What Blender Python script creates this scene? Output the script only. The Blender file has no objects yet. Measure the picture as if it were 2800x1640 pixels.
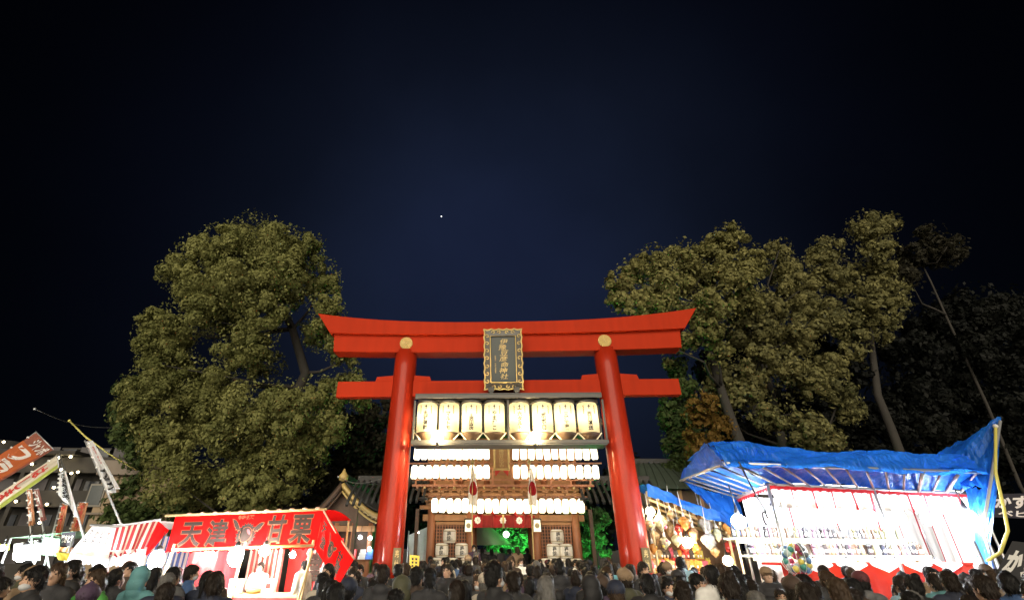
import bpy, bmesh, math, random
import numpy as np
from mathutils import Vector, Matrix
from math import sin, cos, pi, radians as R

SC = bpy.context.scene
COL = SC.collection
RNG = np.random.default_rng(7)
random.seed(11)

# ------------------------------------------------------------------ camera
F, PITCH, ROLL, PPX, PPY, CAMZ = 1300.0, R(27.48), R(0.364), 1291.5, 820.0, 1.97
cam = bpy.data.cameras.new('camera')
cam_o = bpy.data.objects.new('camera', cam); COL.objects.link(cam_o)
cam.sensor_fit = 'HORIZONTAL'; cam.sensor_width = 36.0
cam.lens = 36.0 * F / 2800.0
cam.shift_x = (1400.0 - PPX) / 2800.0
cam.shift_y = (PPY - 820.0) / 2800.0
cam.clip_start = 0.05; cam.clip_end = 3000
cam_o.location = (0, 0, CAMZ)
cam_o.rotation_mode = 'QUATERNION'
cam_o.rotation_quaternion = (Matrix.Rotation(pi / 2 + PITCH, 3, 'X') @ Matrix.Rotation(ROLL, 3, 'Z')).to_quaternion()
SC.camera = cam_o

# ------------------------------------------------------------------ world
SUN_EL, SUN_AZ = R(11), R(186)          # added directional light, broad warm fill standing in for unseen lamps behind the viewer
w = bpy.data.worlds.new('World'); SC.world = w; w.use_nodes = True
nt = w.node_tree; nt.nodes.clear()
N = nt.nodes.new; L = nt.links.new
out = N('ShaderNodeOutputWorld'); bg = N('ShaderNodeBackground'); bg.inputs[1].default_value = 1.0
sky = N('ShaderNodeTexSky'); sky.sky_type = 'NISHITA'; sky.sun_disc = False
sky.sun_elevation = SUN_EL; sky.sun_rotation = SUN_AZ
mul = N('ShaderNodeMix'); mul.data_type = 'RGBA'; mul.blend_type = 'MULTIPLY'; mul.inputs[0].default_value = 1
mul.inputs[7].default_value = (0.00004, 0.00005, 0.00007, 1)
L(sky.outputs[0], mul.inputs[6])
# town glow in the night air above the shrine, fading towards the zenith and the sides
tc = N('ShaderNodeTexCoord'); dot = N('ShaderNodeVectorMath'); dot.operation = 'DOT_PRODUCT'
g = Vector((0.05, cos(R(29)), sin(R(29)))); dot.inputs[1].default_value = g
L(tc.outputs['Generated'], dot.inputs[0])
ramp = N('ShaderNodeValToRGB'); cr = ramp.color_ramp; cr.interpolation = 'B_SPLINE'
L(dot.outputs['Value'], ramp.inputs[0])
cr.elements[0].position = 0.55; cr.elements[0].color = (0.00003, 0.00004, 0.00010, 1)
cr.elements[1].position = 1.0; cr.elements[1].color = (0.0022, 0.0034, 0.0092, 1)
for p_, c_ in ((0.70, (0.00009, 0.00014, 0.00036, 1)), (0.82, (0.00036, 0.0005, 0.0012, 1)),
               (0.906, (0.0009, 0.0013, 0.0029, 1)), (0.966, (0.0016, 0.0025, 0.0060, 1))):
    e = cr.elements.new(p_); e.color = c_
add = N('ShaderNodeMix'); add.data_type = 'RGBA'; add.blend_type = 'ADD'; add.inputs[0].default_value = 1
hz = N('ShaderNodeTexNoise'); hz.inputs['Scale'].default_value = 2.2; hz.inputs['Detail'].default_value = 4
L(tc.outputs['Generated'], hz.inputs['Vector'])
hm = N('ShaderNodeMapRange'); hm.inputs['From Min'].default_value = .3; hm.inputs['From Max'].default_value = .7; hm.inputs['To Min'].default_value = .78; hm.inputs['To Max'].default_value = 1.25
L(hz.outputs[0], hm.inputs[0])
uneven = N('ShaderNodeVectorMath'); uneven.operation = 'SCALE'; L(ramp.outputs[0], uneven.inputs[0]); L(hm.outputs[0], uneven.inputs['Scale'])
L(mul.outputs[2], add.inputs[6]); L(uneven.outputs[0], add.inputs[7])
L(add.outputs[2], bg.inputs[0]); L(bg.outputs[0], out.inputs[0])

sun = bpy.data.lights.new('sun', 'SUN'); sun.energy = 1.40; sun.angle = R(60); sun.color = (1.0, 0.88, 0.68); sun.specular_factor = 0.25
fill_sun_o = bpy.data.objects.new('sun', sun); COL.objects.link(fill_sun_o)
# the lamp points from behind the viewer towards the torii
dv = Vector((-sin(SUN_AZ) * cos(SUN_EL), -cos(SUN_AZ) * cos(SUN_EL), -sin(SUN_EL)))
fill_sun_o.rotation_mode = 'QUATERNION'; fill_sun_o.rotation_quaternion = dv.to_track_quat('-Z', 'Y')
fill_sun_o.location = (0, -30, 12)

vs = SC.view_settings
vs.view_transform = 'Standard'; vs.look = 'None'; vs.gamma = 1; vs.use_curve_mapping = False
vs.exposure = 2.0
SC.render.engine = 'CYCLES'
SC.cycles.use_denoising = True
SC.cycles.max_bounces = 5; SC.cycles.diffuse_bounces = 2; SC.cycles.glossy_bounces = 2
SC.cycles.transmission_bounces = 3; SC.cycles.transparent_max_bounces = 8
SC.cycles.caustics_reflective = False; SC.cycles.caustics_refractive = False
SC.cycles.sample_clamp_indirect = 3.0
try: SC.cycles.use_light_tree = True
except Exception: pass

# ------------------------------------------------------------------ helpers
def ray(px, py):
    a, b = px - PPX, py - PPY
    x = (a * cos(ROLL) + b * sin(ROLL)) / F
    u = -(-a * sin(ROLL) + b * cos(ROLL)) / F
    return Vector((x, cos(PITCH) - u * sin(PITCH), sin(PITCH) + u * cos(PITCH)))
def at(px, py, Y):
    d = ray(px, py); return Vector((0, 0, CAMZ)) + d * (Y / d.y)
def proj(X, Y, Z):
    z = Z - CAMZ; d = Y * cos(PITCH) + z * sin(PITCH); u = -Y * sin(PITCH) + z * cos(PITCH)
    x = F * X / d; y = -F * u / d
    return PPX + x * cos(ROLL) - y * sin(ROLL), PPY + x * sin(ROLL) + y * cos(ROLL)

MATS = {}
def mat(name, col, rough=0.6, var=0.12, scale=3.0, bump=0.0, bscale=20.0, metal=0.0, coat=0.0, emit=None, es=0.0,
        trans=0.0, spec=0.5, stretch=None):
    if name in MATS: return MATS[name]
    m = bpy.data.materials.new(name); m.use_nodes = True
    t = m.node_tree; b = t.nodes['Principled BSDF']
    b.inputs['Roughness'].default_value = rough; b.inputs['Metallic'].default_value = metal
    b.inputs['Specular IOR Level'].default_value = spec
    if coat:
        b.inputs['Coat Weight'].default_value = coat; b.inputs['Coat Roughness'].default_value = 0.12
    b.inputs['Base Color'].default_value = (*col, 1)
    tcn = t.nodes.new('ShaderNodeTexCoord'); src = tcn.outputs['Object']
    if stretch:
        mp = t.nodes.new('ShaderNodeMapping'); mp.inputs['Scale'].default_value = stretch
        t.links.new(src, mp.inputs[0]); src = mp.outputs[0]
    if var > 0:
        n = t.nodes.new('ShaderNodeTexNoise'); n.inputs['Scale'].default_value = scale; n.inputs['Detail'].default_value = 5
        t.links.new(src, n.inputs['Vector'])
        mx = t.nodes.new('ShaderNodeMix'); mx.data_type = 'RGBA'
        mx.inputs[6].default_value = tuple(max(0, c * (1 - var * 1.6)) for c in col) + (1,)
        mx.inputs[7].default_value = tuple(min(1, c * (1 + var * 1.4)) for c in col) + (1,)
        t.links.new(n.outputs[0], mx.inputs[0]); t.links.new(mx.outputs[2], b.inputs['Base Color'])
    if bump > 0:
        n2 = t.nodes.new('ShaderNodeTexNoise'); n2.inputs['Scale'].default_value = bscale; n2.inputs['Detail'].default_value = 4
        t.links.new(src, n2.inputs['Vector'])
        bp = t.nodes.new('ShaderNodeBump'); bp.inputs['Strength'].default_value = bump; bp.inputs['Distance'].default_value = 0.02
        t.links.new(n2.outputs[0], bp.inputs['Height']); t.links.new(bp.outputs[0], b.inputs['Normal'])
    if emit:
        b.inputs['Emission Color'].default_value = (*emit, 1); b.inputs['Emission Strength'].default_value = es
    if trans > 0:       # thin cloth or leaf letting light through
        tr = t.nodes.new('ShaderNodeBsdfTranslucent'); ms = t.nodes.new('ShaderNodeMixShader'); ms.inputs[0].default_value = trans
        tr.inputs[0].default_value = (*col, 1)
        if var > 0: t.links.new(mx.outputs[2], tr.inputs[0])
        o = t.nodes['Material Output']
        t.links.new(b.outputs[0], ms.inputs[1]); t.links.new(tr.outputs[0], ms.inputs[2]); t.links.new(ms.outputs[0], o.inputs[0])
    MATS[name] = m
    return m

def tag(o, label=None, cat=None, group=None, kind=None):
    if label: o['label'] = label
    if cat: o['category'] = cat
    if group: o['group'] = group
    if kind: o['kind'] = kind
    return o
def thing(name, label, cat, loc=(0, 0, 0), rz=0.0, group=None):
    o = bpy.data.objects.new(name, None); COL.objects.link(o)
    o.location = loc; o.rotation_euler = (0, 0, rz); o.empty_display_size = 0.2
    return tag(o, label, cat, group)
def place(mesh, name, parent=None, m=None):
    o = bpy.data.objects.new(name, mesh); COL.objects.link(o)
    if parent: o.parent = parent
    if m is not None:
        if len(mesh.materials) == 0: mesh.materials.append(m)
    return o
def copy_tree(o, parent=None):
    c = o.copy(); COL.objects.link(c); c.parent = parent
    for ch in [x for x in o.children]: copy_tree(ch, c)
    return c

class MB:
    def __init__(s): s.v = []; s.f = []; s.sm = []
    def add(s, vs, fs, smooth=False):
        k = len(s.v); s.v += [tuple(v) for v in vs]; s.f += [tuple(i + k for i in q) for q in fs]; s.sm += [smooth] * len(fs); return s
    def box(s, c, d, rz=0.0, bev=0.0, taper=None):
        hx, hy, hz = d[0] / 2, d[1] / 2, d[2] / 2
        tx, ty = taper or (1, 1)
        vs = []
        for z, kx, ky in ((-hz, 1, 1), (hz, tx, ty)):
            for x, y in ((-hx, -hy), (hx, -hy), (hx, hy), (-hx, hy)):
                x2, y2 = x * kx, y * ky
                vs.append((c[0] + x2 * cos(rz) - y2 * sin(rz), c[1] + x2 * sin(rz) + y2 * cos(rz), c[2] + z))
        return s.add(vs, [(3, 2, 1, 0), (4, 5, 6, 7), (0, 1, 5, 4), (1, 2, 6, 5), (2, 3, 7, 6), (3, 0, 4, 7)])
    def bar(s, a, b, wd, ht, up=(0, 0, 1)):
        a, b = Vector(a), Vector(b); d = (b - a).normalized(); u = Vector(up)
        sd = d.cross(u)
        if sd.length < 1e-4: sd = d.cross(Vector((0, 1, 0)))
        sd.normalize(); u = sd.cross(d).normalized()
        vs = []
        for p in (a, b):
            for i, j in ((-1, -1), (1, -1), (1, 1), (-1, 1)): vs.append(p + sd * (i * wd / 2) + u * (j * ht / 2))
        return s.add(vs, [(3, 2, 1, 0), (4, 5, 6, 7), (0, 1, 5, 4), (1, 2, 6, 5), (2, 3, 7, 6), (3, 0, 4, 7)])
    def tube(s, pts, rad, n=10, caps=True, smooth=True):
        pts = [Vector(p) for p in pts]
        rr = rad if hasattr(rad, '__len__') else [rad] * len(pts)
        vs, fs = [], []; ref = None
        for i, p in enumerate(pts):
            d = (pts[min(i + 1, len(pts) - 1)] - pts[max(i - 1, 0)]).normalized()
            if ref is None: ref = Vector((0, 0, 1)) if abs(d.z) < 0.9 else Vector((1, 0, 0))
            a = d.cross(ref).normalized(); b = a.cross(d).normalized(); ref = b
            for k in range(n):
                t = 2 * pi * k / n; vs.append(p + (a * cos(t) + b * sin(t)) * rr[i])
        for i in range(len(pts) - 1):
            for k in range(n):
                k2 = (k + 1) % n; fs.append((i * n + k, i * n + k2, (i + 1) * n + k2, (i + 1) * n + k))
        s.add(vs, fs, smooth)
        if caps:
            k0 = len(s.v) - len(vs); e = k0 + (len(pts) - 1) * n
            s.f += [tuple(k0 + i for i in reversed(range(n))), tuple(e + i for i in range(n))]; s.sm += [False, False]
        return s
    def lathe(s, prof, c=(0, 0, 0), n=16, smooth=True, sx=1.0, sy=1.0):
        vs, fs = [], []
        for r, z in prof:
            for k in range(n):
                t = 2 * pi * k / n; vs.append((c[0] + r * cos(t) * sx, c[1] + r * sin(t) * sy, c[2] + z))
        for i in range(len(prof) - 1):
            for k in range(n):
                k2 = (k + 1) % n; fs.append((i * n + k, i * n + k2, (i + 1) * n + k2, (i + 1) * n + k))
        s.add(vs, fs, smooth)
        k0 = len(s.v) - len(vs)
        if prof[0][0] > 1e-4: s.f.append(tuple(k0 + i for i in reversed(range(n)))); s.sm.append(False)
        if prof[-1][0] > 1e-4:
            e = k0 + (len(prof) - 1) * n; s.f.append(tuple(e + i for i in range(n))); s.sm.append(False)
        return s
    def ball(s, c, r, n=10, m=7):
        rx, ry, rz = r if hasattr(r, '__len__') else (r, r, r)
        prof = [(max(1e-5, sin(pi * i / m)), -cos(pi * i / m)) for i in range(m + 1)]
        vs, fs = [], []
        for q, z in prof:
            for k in range(n):
                t = 2 * pi * k / n; vs.append((c[0] + q * cos(t) * rx, c[1] + q * sin(t) * ry, c[2] + z * rz))
        for i in range(m):
            for k in range(n):
                k2 = (k + 1) % n; fs.append((i * n + k, i * n + k2, (i + 1) * n + k2, (i + 1) * n + k))
        return s.add(vs, fs, True)
    def prism(s, poly, y0, y1, f=lambda x, y, z: (x, y, z)):
        n = len(poly)
        vs = [f(x, y0, z) for x, z in poly] + [f(x, y1, z) for x, z in poly]
        fs = [tuple(range(n)), tuple(reversed(range(n, 2 * n)))]
        for i in range(n):
            j = (i + 1) % n; fs.append((i, n + i, n + j, j))
        return s.add(vs, fs)
    def grid(s, fn, nu, nv, smooth=True):
        vs = [fn(i / nu, j / nv) for j in range(nv + 1) for i in range(nu + 1)]
        fs = [(j * (nu + 1) + i, j * (nu + 1) + i + 1, (j + 1) * (nu + 1) + i + 1, (j + 1) * (nu + 1) + i) for j in range(nv) for i in range(nu)]
        return s.add(vs, fs, smooth)
    def mesh(s, name, m=None, bevel=0.0):
        me = bpy.data.meshes.new(name); me.from_pydata([tuple(v) for v in s.v], [], s.f)
        me.polygons.foreach_set('use_smooth', s.sm)
        if bevel > 0:
            b = bmesh.new(); b.from_mesh(me)
            es = [e for e in b.edges if len(e.link_faces) == 2 and e.calc_face_angle(0) > 0.6]
            bmesh.ops.bevel(b, geom=es, offset=bevel, segments=1, affect='EDGES', clamp_overlap=True)
            b.to_mesh(me); b.free()
        me.update()
        if m is not None: me.materials.append(m)
        return me
    def build(s, name, m, parent=None, bevel=0.0):
        return place(s.mesh(name, m, bevel), name, parent)

# text: flat glyph meshes (bundled fallback font of the default font), unit box
TXT = {}
def glyphs(text, bold=0.0, vertical=False):
    key = (text, bold, vertical)
    if key in TXT: return TXT[key]
    c = bpy.data.curves.new('txt', 'FONT'); c.body = '\n'.join(text) if vertical else text
    c.offset = bold; c.space_line = 0.92; c.align_x = 'CENTER'; c.resolution_u = 3
    o = bpy.data.objects.new('txt', c); COL.objects.link(o)
    dg = bpy.context.evaluated_depsgraph_get(); dg.update()
    me = bpy.data.meshes.new_from_object(o.evaluated_get(dg))
    b = bmesh.new(); b.from_mesh(me)
    bmesh.ops.triangulate(b, faces=b.faces)
    v = np.array([(p.co.x, p.co.y) for p in b.verts]); b.verts.ensure_lookup_table()
    f = [tuple(q.index for q in fc.verts) for fc in b.faces]
    b.free(); bpy.data.objects.remove(o); bpy.data.curves.remove(c); bpy.data.meshes.remove(me)
    mn, mx_ = v.min(0), v.max(0); size = mx_ - mn
    v = (v - mn) / size
    TXT[key] = (v, f, size[0] / size[1]); return TXT[key]
def text_on(fn, text, u0, u1, v0, v1, name, m, parent, bold=0.0, vertical=False, off=0.01):
    """fn(u,v,off) -> point on a sheet; v runs downward"""
    v, f, _ = glyphs(text, bold, vertical)
    mb = MB(); mb.add([fn(u0 + (u1 - u0) * p[0], v1 + (v0 - v1) * p[1], off) for p in v], f)
    return mb.build(name, m, parent)
def sheet(A, B, C, D, wav=0.0, nw=6, ph=0.0, sag=0.0):
    """bilinear sheet A top-left, B top-right, C bottom-right, D bottom-left; ripples grow towards the hem"""
    A, B, C, D = map(Vector, (A, B, C, D))
    nrm = (B - A).cross(D - A).normalized()
    if nrm.y > 0: nrm = -nrm
    def fn(u, v, off=0.0):
        p = A * (1 - u) * (1 - v) + B * u * (1 - v) + C * u * v + D * (1 - u) * v
        k = wav * (0.25 + 0.75 * v) * (sin(nw * 2 * pi * u + ph) + 0.4 * sin(nw * 4.7 * pi * u + 1.3 + ph))
        return p + nrm * (k + off) + Vector((0, 0, -sag * 4 * u * (1 - u) * (1 - v)))
    return fn
def poly_on(fn, pts, name, m, parent, off=0.01):
    mb = MB(); mb.add([fn(u, v, off) for u, v in pts], [tuple(range(len(pts)))])
    return mb.build(name, m, parent)
def at_local(px, py, origin, rz, ly):
    """local (x, z) where the sight line meets the plane local y = ly of a frame at origin turned by rz"""
    d = ray(px, py); o = Vector((0, 0, CAMZ)) - Vector(origin)
    c, s = cos(-rz), sin(-rz)
    dl = Vector((d.x * c - d.y * s, d.x * s + d.y * c, d.z)); ol = Vector((o.x * c - o.y * s, o.x * s + o.y * c, o.z))
    t = (ly - ol.y) / dl.y; q = ol + dl * t
    return q.x, q.z

# ------------------------------------------------------------------ materials
M_red = mat('vermilion_lacquer', (0.335, 0.022, 0.004), rough=0.6, var=0.13, scale=1.6, bump=0.04, bscale=30, spec=0.08, stretch=(3, 3, .5))
M_redpole = mat('vermilion_pillar_lacquer', (0.275, 0.016, 0.004), rough=0.5, var=0.14, scale=2.5, bump=0.04, bscale=14, spec=.15, coat=0.16, stretch=(1, 1, .12))
M_black = mat('black_paint', (0.02, 0.02, 0.022), rough=0.4)
M_gold = mat('gilding', (0.62, 0.44, 0.16), rough=0.34, metal=0.85, var=0.15, scale=8)
M_goldpaint = mat('gold_paint', (0.48, 0.35, 0.13), rough=0.42, var=0.15, scale=8)
M_plaque = mat('plaque_dark_panel', (0.022, 0.030, 0.030), rough=0.45)
M_wood = mat('aged_brown_wood', (0.30, 0.145, 0.060), rough=0.6, var=0.3, scale=4, bump=0.25, bscale=30, stretch=(1, 1, .2))
M_wood2 = mat('red_brown_wood', (0.32, 0.13, 0.065), rough=0.55, var=0.25, scale=4, bump=0.2, bscale=30, stretch=(1, 1, .2))
M_wood3 = mat('dark_old_wood', (0.075, 0.042, 0.026), rough=0.65, var=0.3, scale=5, bump=0.2)
M_tile = mat('grey_roof_tile', (0.030, 0.030, 0.029), rough=0.7, var=0.25, scale=6, bump=0.3)
M_copper = mat('aged_copper_roof', (0.045, 0.060, 0.045), rough=0.6, var=0.25, scale=3)
M_steel = mat('grey_steel_frame', (0.055, 0.052, 0.050), rough=0.5, metal=0.3, var=0.2)
M_pipe = mat('galvanised_pipe', (0.50, 0.52, 0.55), rough=0.38, metal=0.6, var=0.15)
M_paper = mat('white_paper', (0.85, 0.83, 0.78), rough=0.7, var=0.05)
M_ink = mat('black_ink', (0.015, 0.014, 0.014), rough=0.7, var=0)
M_inkred = mat('red_ink', (0.45, 0.03, 0.02), rough=0.7, var=0)
M_stone = mat('granite', (0.30, 0.29, 0.27), rough=0.8, var=0.25, scale=10, bump=0.3)

# ------------------------------------------------------------------ ground
gm = mat('paving', (0.10, 0.095, 0.09), rough=0.8, var=0.3, scale=0.8, bump=0.3, bscale=6)
MB().grid(lambda u, v: (-400 + 800 * u, -200 + 900 * v, 0), 8, 8, False).build('ground', gm)['kind'] = 'structure'
# slabs of the approach, laid a few millimetres proud, under the crowd
ap = thing('stone_path', None, None, (1.14, 15.5, 0), -R(2.6)); ap['kind'] = 'structure'
slab = MB().box((0, 0, 0.03), (1.16, 0.76, 0.06)).mesh('slab', M_stone, 0.012)
for i in range(5):
    for j in range(22):
        o = place(slab, 'slab', ap); o.location = (-2.4 + 1.2 * i + (0.3 if j % 2 else -0.3), -13 + 0.8 * j, random.uniform(-0.006, 0.004))

# ------------------------------------------------------------------ torii
TO, TR = (1.146, 15.5, 0.1), -R(2.77)
torii = thing('torii_gate', 'huge vermilion shrine gate with curved double lintel over the crowd', 'torii', TO, TR)
PC = 0.30
for s in (-1, 1):
    def px_(z): return s * (3.60 - 0.0155 * (z - 1.87))
    def pr_(z): return 0.455 - 0.0095 * z
    zs = [0.55, 1.5, 2.5, 3.5, 4.5, 5.5, 6.5, 7.4, 8.05]
    MB().tube([(px_(z), PC, z) for z in zs], [pr_(z) for z in zs], 40).build('pillar', M_redpole, torii)
    MB().lathe([(0.49, 0.06), (0.49, 0.52), (0.47, 0.56)], (px_(0.5), PC, 0), 36).build('black_collar', M_black, torii)
    MB().lathe([(0.80, -0.12), (0.78, 0), (0.74, 0.08), (0.60, 0.16), (0.52, 0.18)], (px_(0), PC, 0), 32).build('stone_base', M_stone, torii)
    # bronze name board strapped to each pillar
    bx, bz = at_local(1085 if s < 0 else 1768, 1530, TO, TR, PC - 0.45)
    brd = MB().box((bx - s * 0.0, PC - 0.47, bz), (0.24, 0.03, 0.62)).build('dedication_board', mat('bronze_board', (0.10, 0.075, 0.03), rough=0.45, metal=0.3), torii, 0.01)
    fnb = lambda u, v, o, bx=bx, bz=bz: Vector((bx - 0.12 + 0.24 * u, PC - 0.487 - o, bz + 0.31 - 0.62 * v))
    text_on(fnb, '奉納', 0.25, 0.75, 0.08, 0.92, 'lettering', M_goldpaint, brd, 0.01, True, 0.004)
def beam(name, hw_b, hw_t, zb, zt, rise_b, rise_t, y0, y1, m, pw=2.4, n=28, top_extra=0.0):
    mb = MB(); rows = []
    for i in range(n + 1):
        t = -1 + 2 * i / n
        xb, xt = hw_b * t, hw_t * t
        k = abs(t) ** pw
        b_, t_ = zb + rise_b * k, zt + rise_t * k
        rows.append([(xb, y0, b_), (xb, y1, b_), (xt, y1, t_), (xt, (y0 + y1) / 2, t_ + top_extra), (xt, y0, t_)])
    q = 5; vs = [p for r_ in rows for p in r_]; fs = []
    for i in range(n):
        for k in range(q):
            k2 = (k + 1) % q; fs.append((i * q + k, i * q + k2, (i + 1) * q + k2, (i + 1) * q + k))
    fs += [tuple(range(q)), tuple(reversed(range(n * q, n * q + q)))]
    mb.add(vs, fs); return mb.build(name, m, torii, 0.012)
beam('top_lintel', 6.24, 6.78, 8.53, 8.99, 0.12, 0.43, -0.16, 0.76, M_red, 2.6, top_extra=0.10)
beam('second_lintel', 6.05, 6.12, 7.92, 8.535, 0.08, 0.125, 0.0, 0.60, M_red, 2.6)
MB().box((0, PC, 6.665), (11.60, 0.30, 0.55)).build('tie_beam', M_red, torii, 0.012)
for s in (-1, 1):
    for e in (-1, 1):
        x0 = s * 3.53 + e * 0.33; x1 = s * 3.53 + e * 0.92
        MB().prism([(x0, 6.94), (x1 + e * 0.05, 6.94), (x1, 7.10), (x0, 7.15)][::e], PC - 0.12, PC + 0.12).build('wedge', M_red, torii)
    # 16-petalled chrysanthemum boss
    cx, cz = at_local(1110.7 if s < 0 else 1653.5, 938 if s < 0 else 931.4, TO, TR, -0.02)
    cr_ = MB().lathe([(0.225, 0), (0.225, 0.03), (0.20, 0.035)], n=32).build('crest', M_goldpaint, torii)
    cr_.rotation_euler = (R(90), 0, 0); cr_.location = (cx, 0.0, cz)
    prof = [(0.05, 0.010), (0.12, 0.024), (0.19, 0.036), (0.215, 0.030), (0.228, 0.012)]
    vs = []
    for r_, wd in prof: vs += [(r_, -wd, 0.034), (r_, 0, 0.034 + wd * 0.7), (r_, wd, 0.034)]
    fs = [(i * 3 + k, (i + 1) * 3 + k, (i + 1) * 3 + k + 1, i * 3 + k + 1) for i in range(4) for k in range(2)]
    pm = MB().add(vs, fs).mesh('petal', M_goldpaint)
    for k in range(16):
        p = place(pm, 'petal', cr_); p.rotation_euler = (0, 0, 2 * pi * k / 16)
    MB().ball((0, 0, 0.045), (0.045, 0.045, 0.02)).build('centre_boss', M_goldpaint, cr_)

# ------------------------------------------------------------------ name plaque on the torii
px0, pz0 = at_local(1378, 1066, TO, TR, -0.20)
PLW, PLH = 1.30, 2.06
plaque = thing('shrine_plaque', 'black and gold framed shrine name plaque leaning out from torii beams', 'plaque', (0, 0, 0), 0)
plaque.rotation_euler = (R(11), 0, TR)
plaque.location = Vector(TO) + Matrix.Rotation(TR, 3, 'Z') @ Vector((px0, -0.20, pz0))
MB().box((0, 0.03, PLH / 2), (PLW * 0.66, 0.05, PLH * 0.76)).build('panel', M_plaque, plaque)
# carved frame: scalloped outer edge with scrolls
ol = []; npt = 120
for k in range(npt):
    t = k / npt * 4; sd = int(t); u = t - sd
    wv = 0.035 * abs(sin(u * pi * (5 if sd % 2 == 0 else 7)))
    x, z = [(-1 + 2 * u, 1), (1, 1 - 2 * u), (1 - 2 * u, -1), (-1, -1 + 2 * u)][sd]
    ol.append((x * (PLW / 2) * (1 - wv / 0.65 * (1 if sd % 2 else 0)), PLH / 2 + z * (PLH / 2) * (1 - wv / 1.0 * (0 if sd % 2 else 1))))
fm = MB(); n = len(ol)
inn = []
for (x, z) in ol:
    k = max(abs(x) / (PLW * 0.325), abs(z - PLH / 2) / (PLH * 0.375)); inn.append((x / k, PLH / 2 + (z - PLH / 2) / k))
vs = [(x, -0.02, z) for x, z in ol] + [(x, -0.05, z) for x, z in inn] + [(x, 0.06, z) for x, z in ol] + [(x, 0.03, z) for x, z in inn]
fs = []
for i in range(n):
    j = (i + 1) % n; fs += [(i, j, n + j, n + i), (2 * n + j, 2 * n + i, 3 * n + i, 3 * n + j), (i, 2 * n + i, 2 * n + j, j), (n + j, 3 * n + j, 3 * n + i, n + i)]
M_carve = mat('black_lacquer_frame', (0.035, 0.030, 0.022), rough=0.4)
fr = MB().add(vs, fs).build('carved_frame', M_carve, plaque)
def ribbon(pts, rad, name, m, parent): return MB().tube(pts, rad, 6).build(name, m, parent)
ribbon([(x, -0.03, z) for x, z in ol] + [(ol[0][0], -0.03, ol[0][1])], 0.026, 'gold_rim', M_goldpaint, fr)
ribbon([(-PLW * .33, -0.055, PLH * .12), (PLW * .33, -0.055, PLH * .12), (PLW * .33, -0.055, PLH * .88), (-PLW * .33, -0.055, PLH * .88), (-PLW * .33, -0.055, PLH * .12)], 0.020, 'gold_fillet', M_goldpaint, fr)
def scroll(cx, cz, sx, sz, r=0.085):
    MB().tube([(cx + sx * r * (1 - t / 9) * cos(t * 0.75), -0.045, cz + sz * r * (1 - t / 9) * sin(t * 0.75)) for t in range(9)], 0.016, 5).build('gold_scroll', M_goldpaint, fr)
for sx in (-1, 1):
    for z in (0.30, 0.55, 0.80, 1.05, 1.30, 1.55, 1.80): scroll(sx * (PLW * 0.415), z, sx, 1 if z > 1 else -1)
    for x in (0.12, 0.32): scroll(sx * x, PLH * 0.94, sx, 1, 0.07); scroll(sx * x, PLH * 0.06, sx, -1, 0.07)
fnp = lambda u, v, o: Vector((-PLW * .33 + PLW * .66 * u, -0.003 - o, PLH * .88 - PLH * .76 * v))
for k, chs in enumerate('伊豫豆彦命神社'):
    dx = [0.02, -0.03, 0.03, 0.0, 0.04, -0.02, 0.02][k]
    v0 = 0.06 + k * 0.125
    fs_ = lambda u, v, o, v0=v0: fnp(u + 0.10 * (0.5 - (v - v0) / 0.12) * 0.5, v, o)
    text_on(fs_, chs, 0.36 + dx, 0.66 + dx, v0, v0 + 0.118, 'lettering', M_goldpaint, plaque, 0.004, False, 0.004)
text_on(fnp, '従二位書', 0.16, 0.22, 0.42, 0.80, 'signature', M_goldpaint, plaque, 0.0, True, 0.004)
for s in (-1, 1):
    MB().box((s * 0.42, -0.02, 0.02), (0.20, 0.16, 0.16)).box((s * 0.42, -0.04, -0.07), (0.12, 0.10, 0.08)).build('bracket', M_black, plaque, 0.01)

# ------------------------------------------------------------------ lantern rack below the tie beam
RY = 0.05
rack = thing('lantern_rack', 'grey steel rack hanging below torii beam holding eight large lanterns', 'rack', TO, TR)
xl, zt_ = at_local(1140, 1086, TO, TR, RY); xr, _ = at_local(1640, 1086, TO, TR, RY)
xl2, zb_ = at_local(1118, 1213, TO, TR, RY); xr2, _ = at_local(1664, 1213, TO, TR, RY)
XL, XR = max(xl, -3.12), min(xr, 3.12)
ZT, ZB = zt_ - 0.02, zb_
XC = (XL + XR) / 2
for y in (RY - 0.30, RY + 0.42):
    MB().box((XC, y, ZT - 0.05), (XR - XL, 0.07, 0.13)).build('top_rail', M_steel, rack, 0.008)
    MB().box((XC, y, ZB), (XR - XL + 0.1, 0.07, 0.12)).build('bottom_rail', M_steel, rack, 0.008)
    for x in (XL, XC, XR): MB().box((x, y, (ZT + ZB) / 2 - 0.05), (0.06, 0.06, ZT - ZB - 0.25)).build('upright', M_steel, rack, 0.006)
MB().box((XC, RY + 0.06, ZT + 0.04), (XR - XL, 0.76, 0.03)).build('roof_sheet', M_steel, rack)
MB().box((XC, RY + 0.06, ZB - 0.08), (XR - XL, 0.76, 0.03)).build('floor_sheet', M_steel, rack)
for s in (-1, 1):
    MB().tube([(XC + s * 1.5, RY, ZT + 0.05), (XC + s * 1.5, RY + 0.1, 6.42)], 0.025, 8).build('hanger_rod', M_steel, rack)

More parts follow.
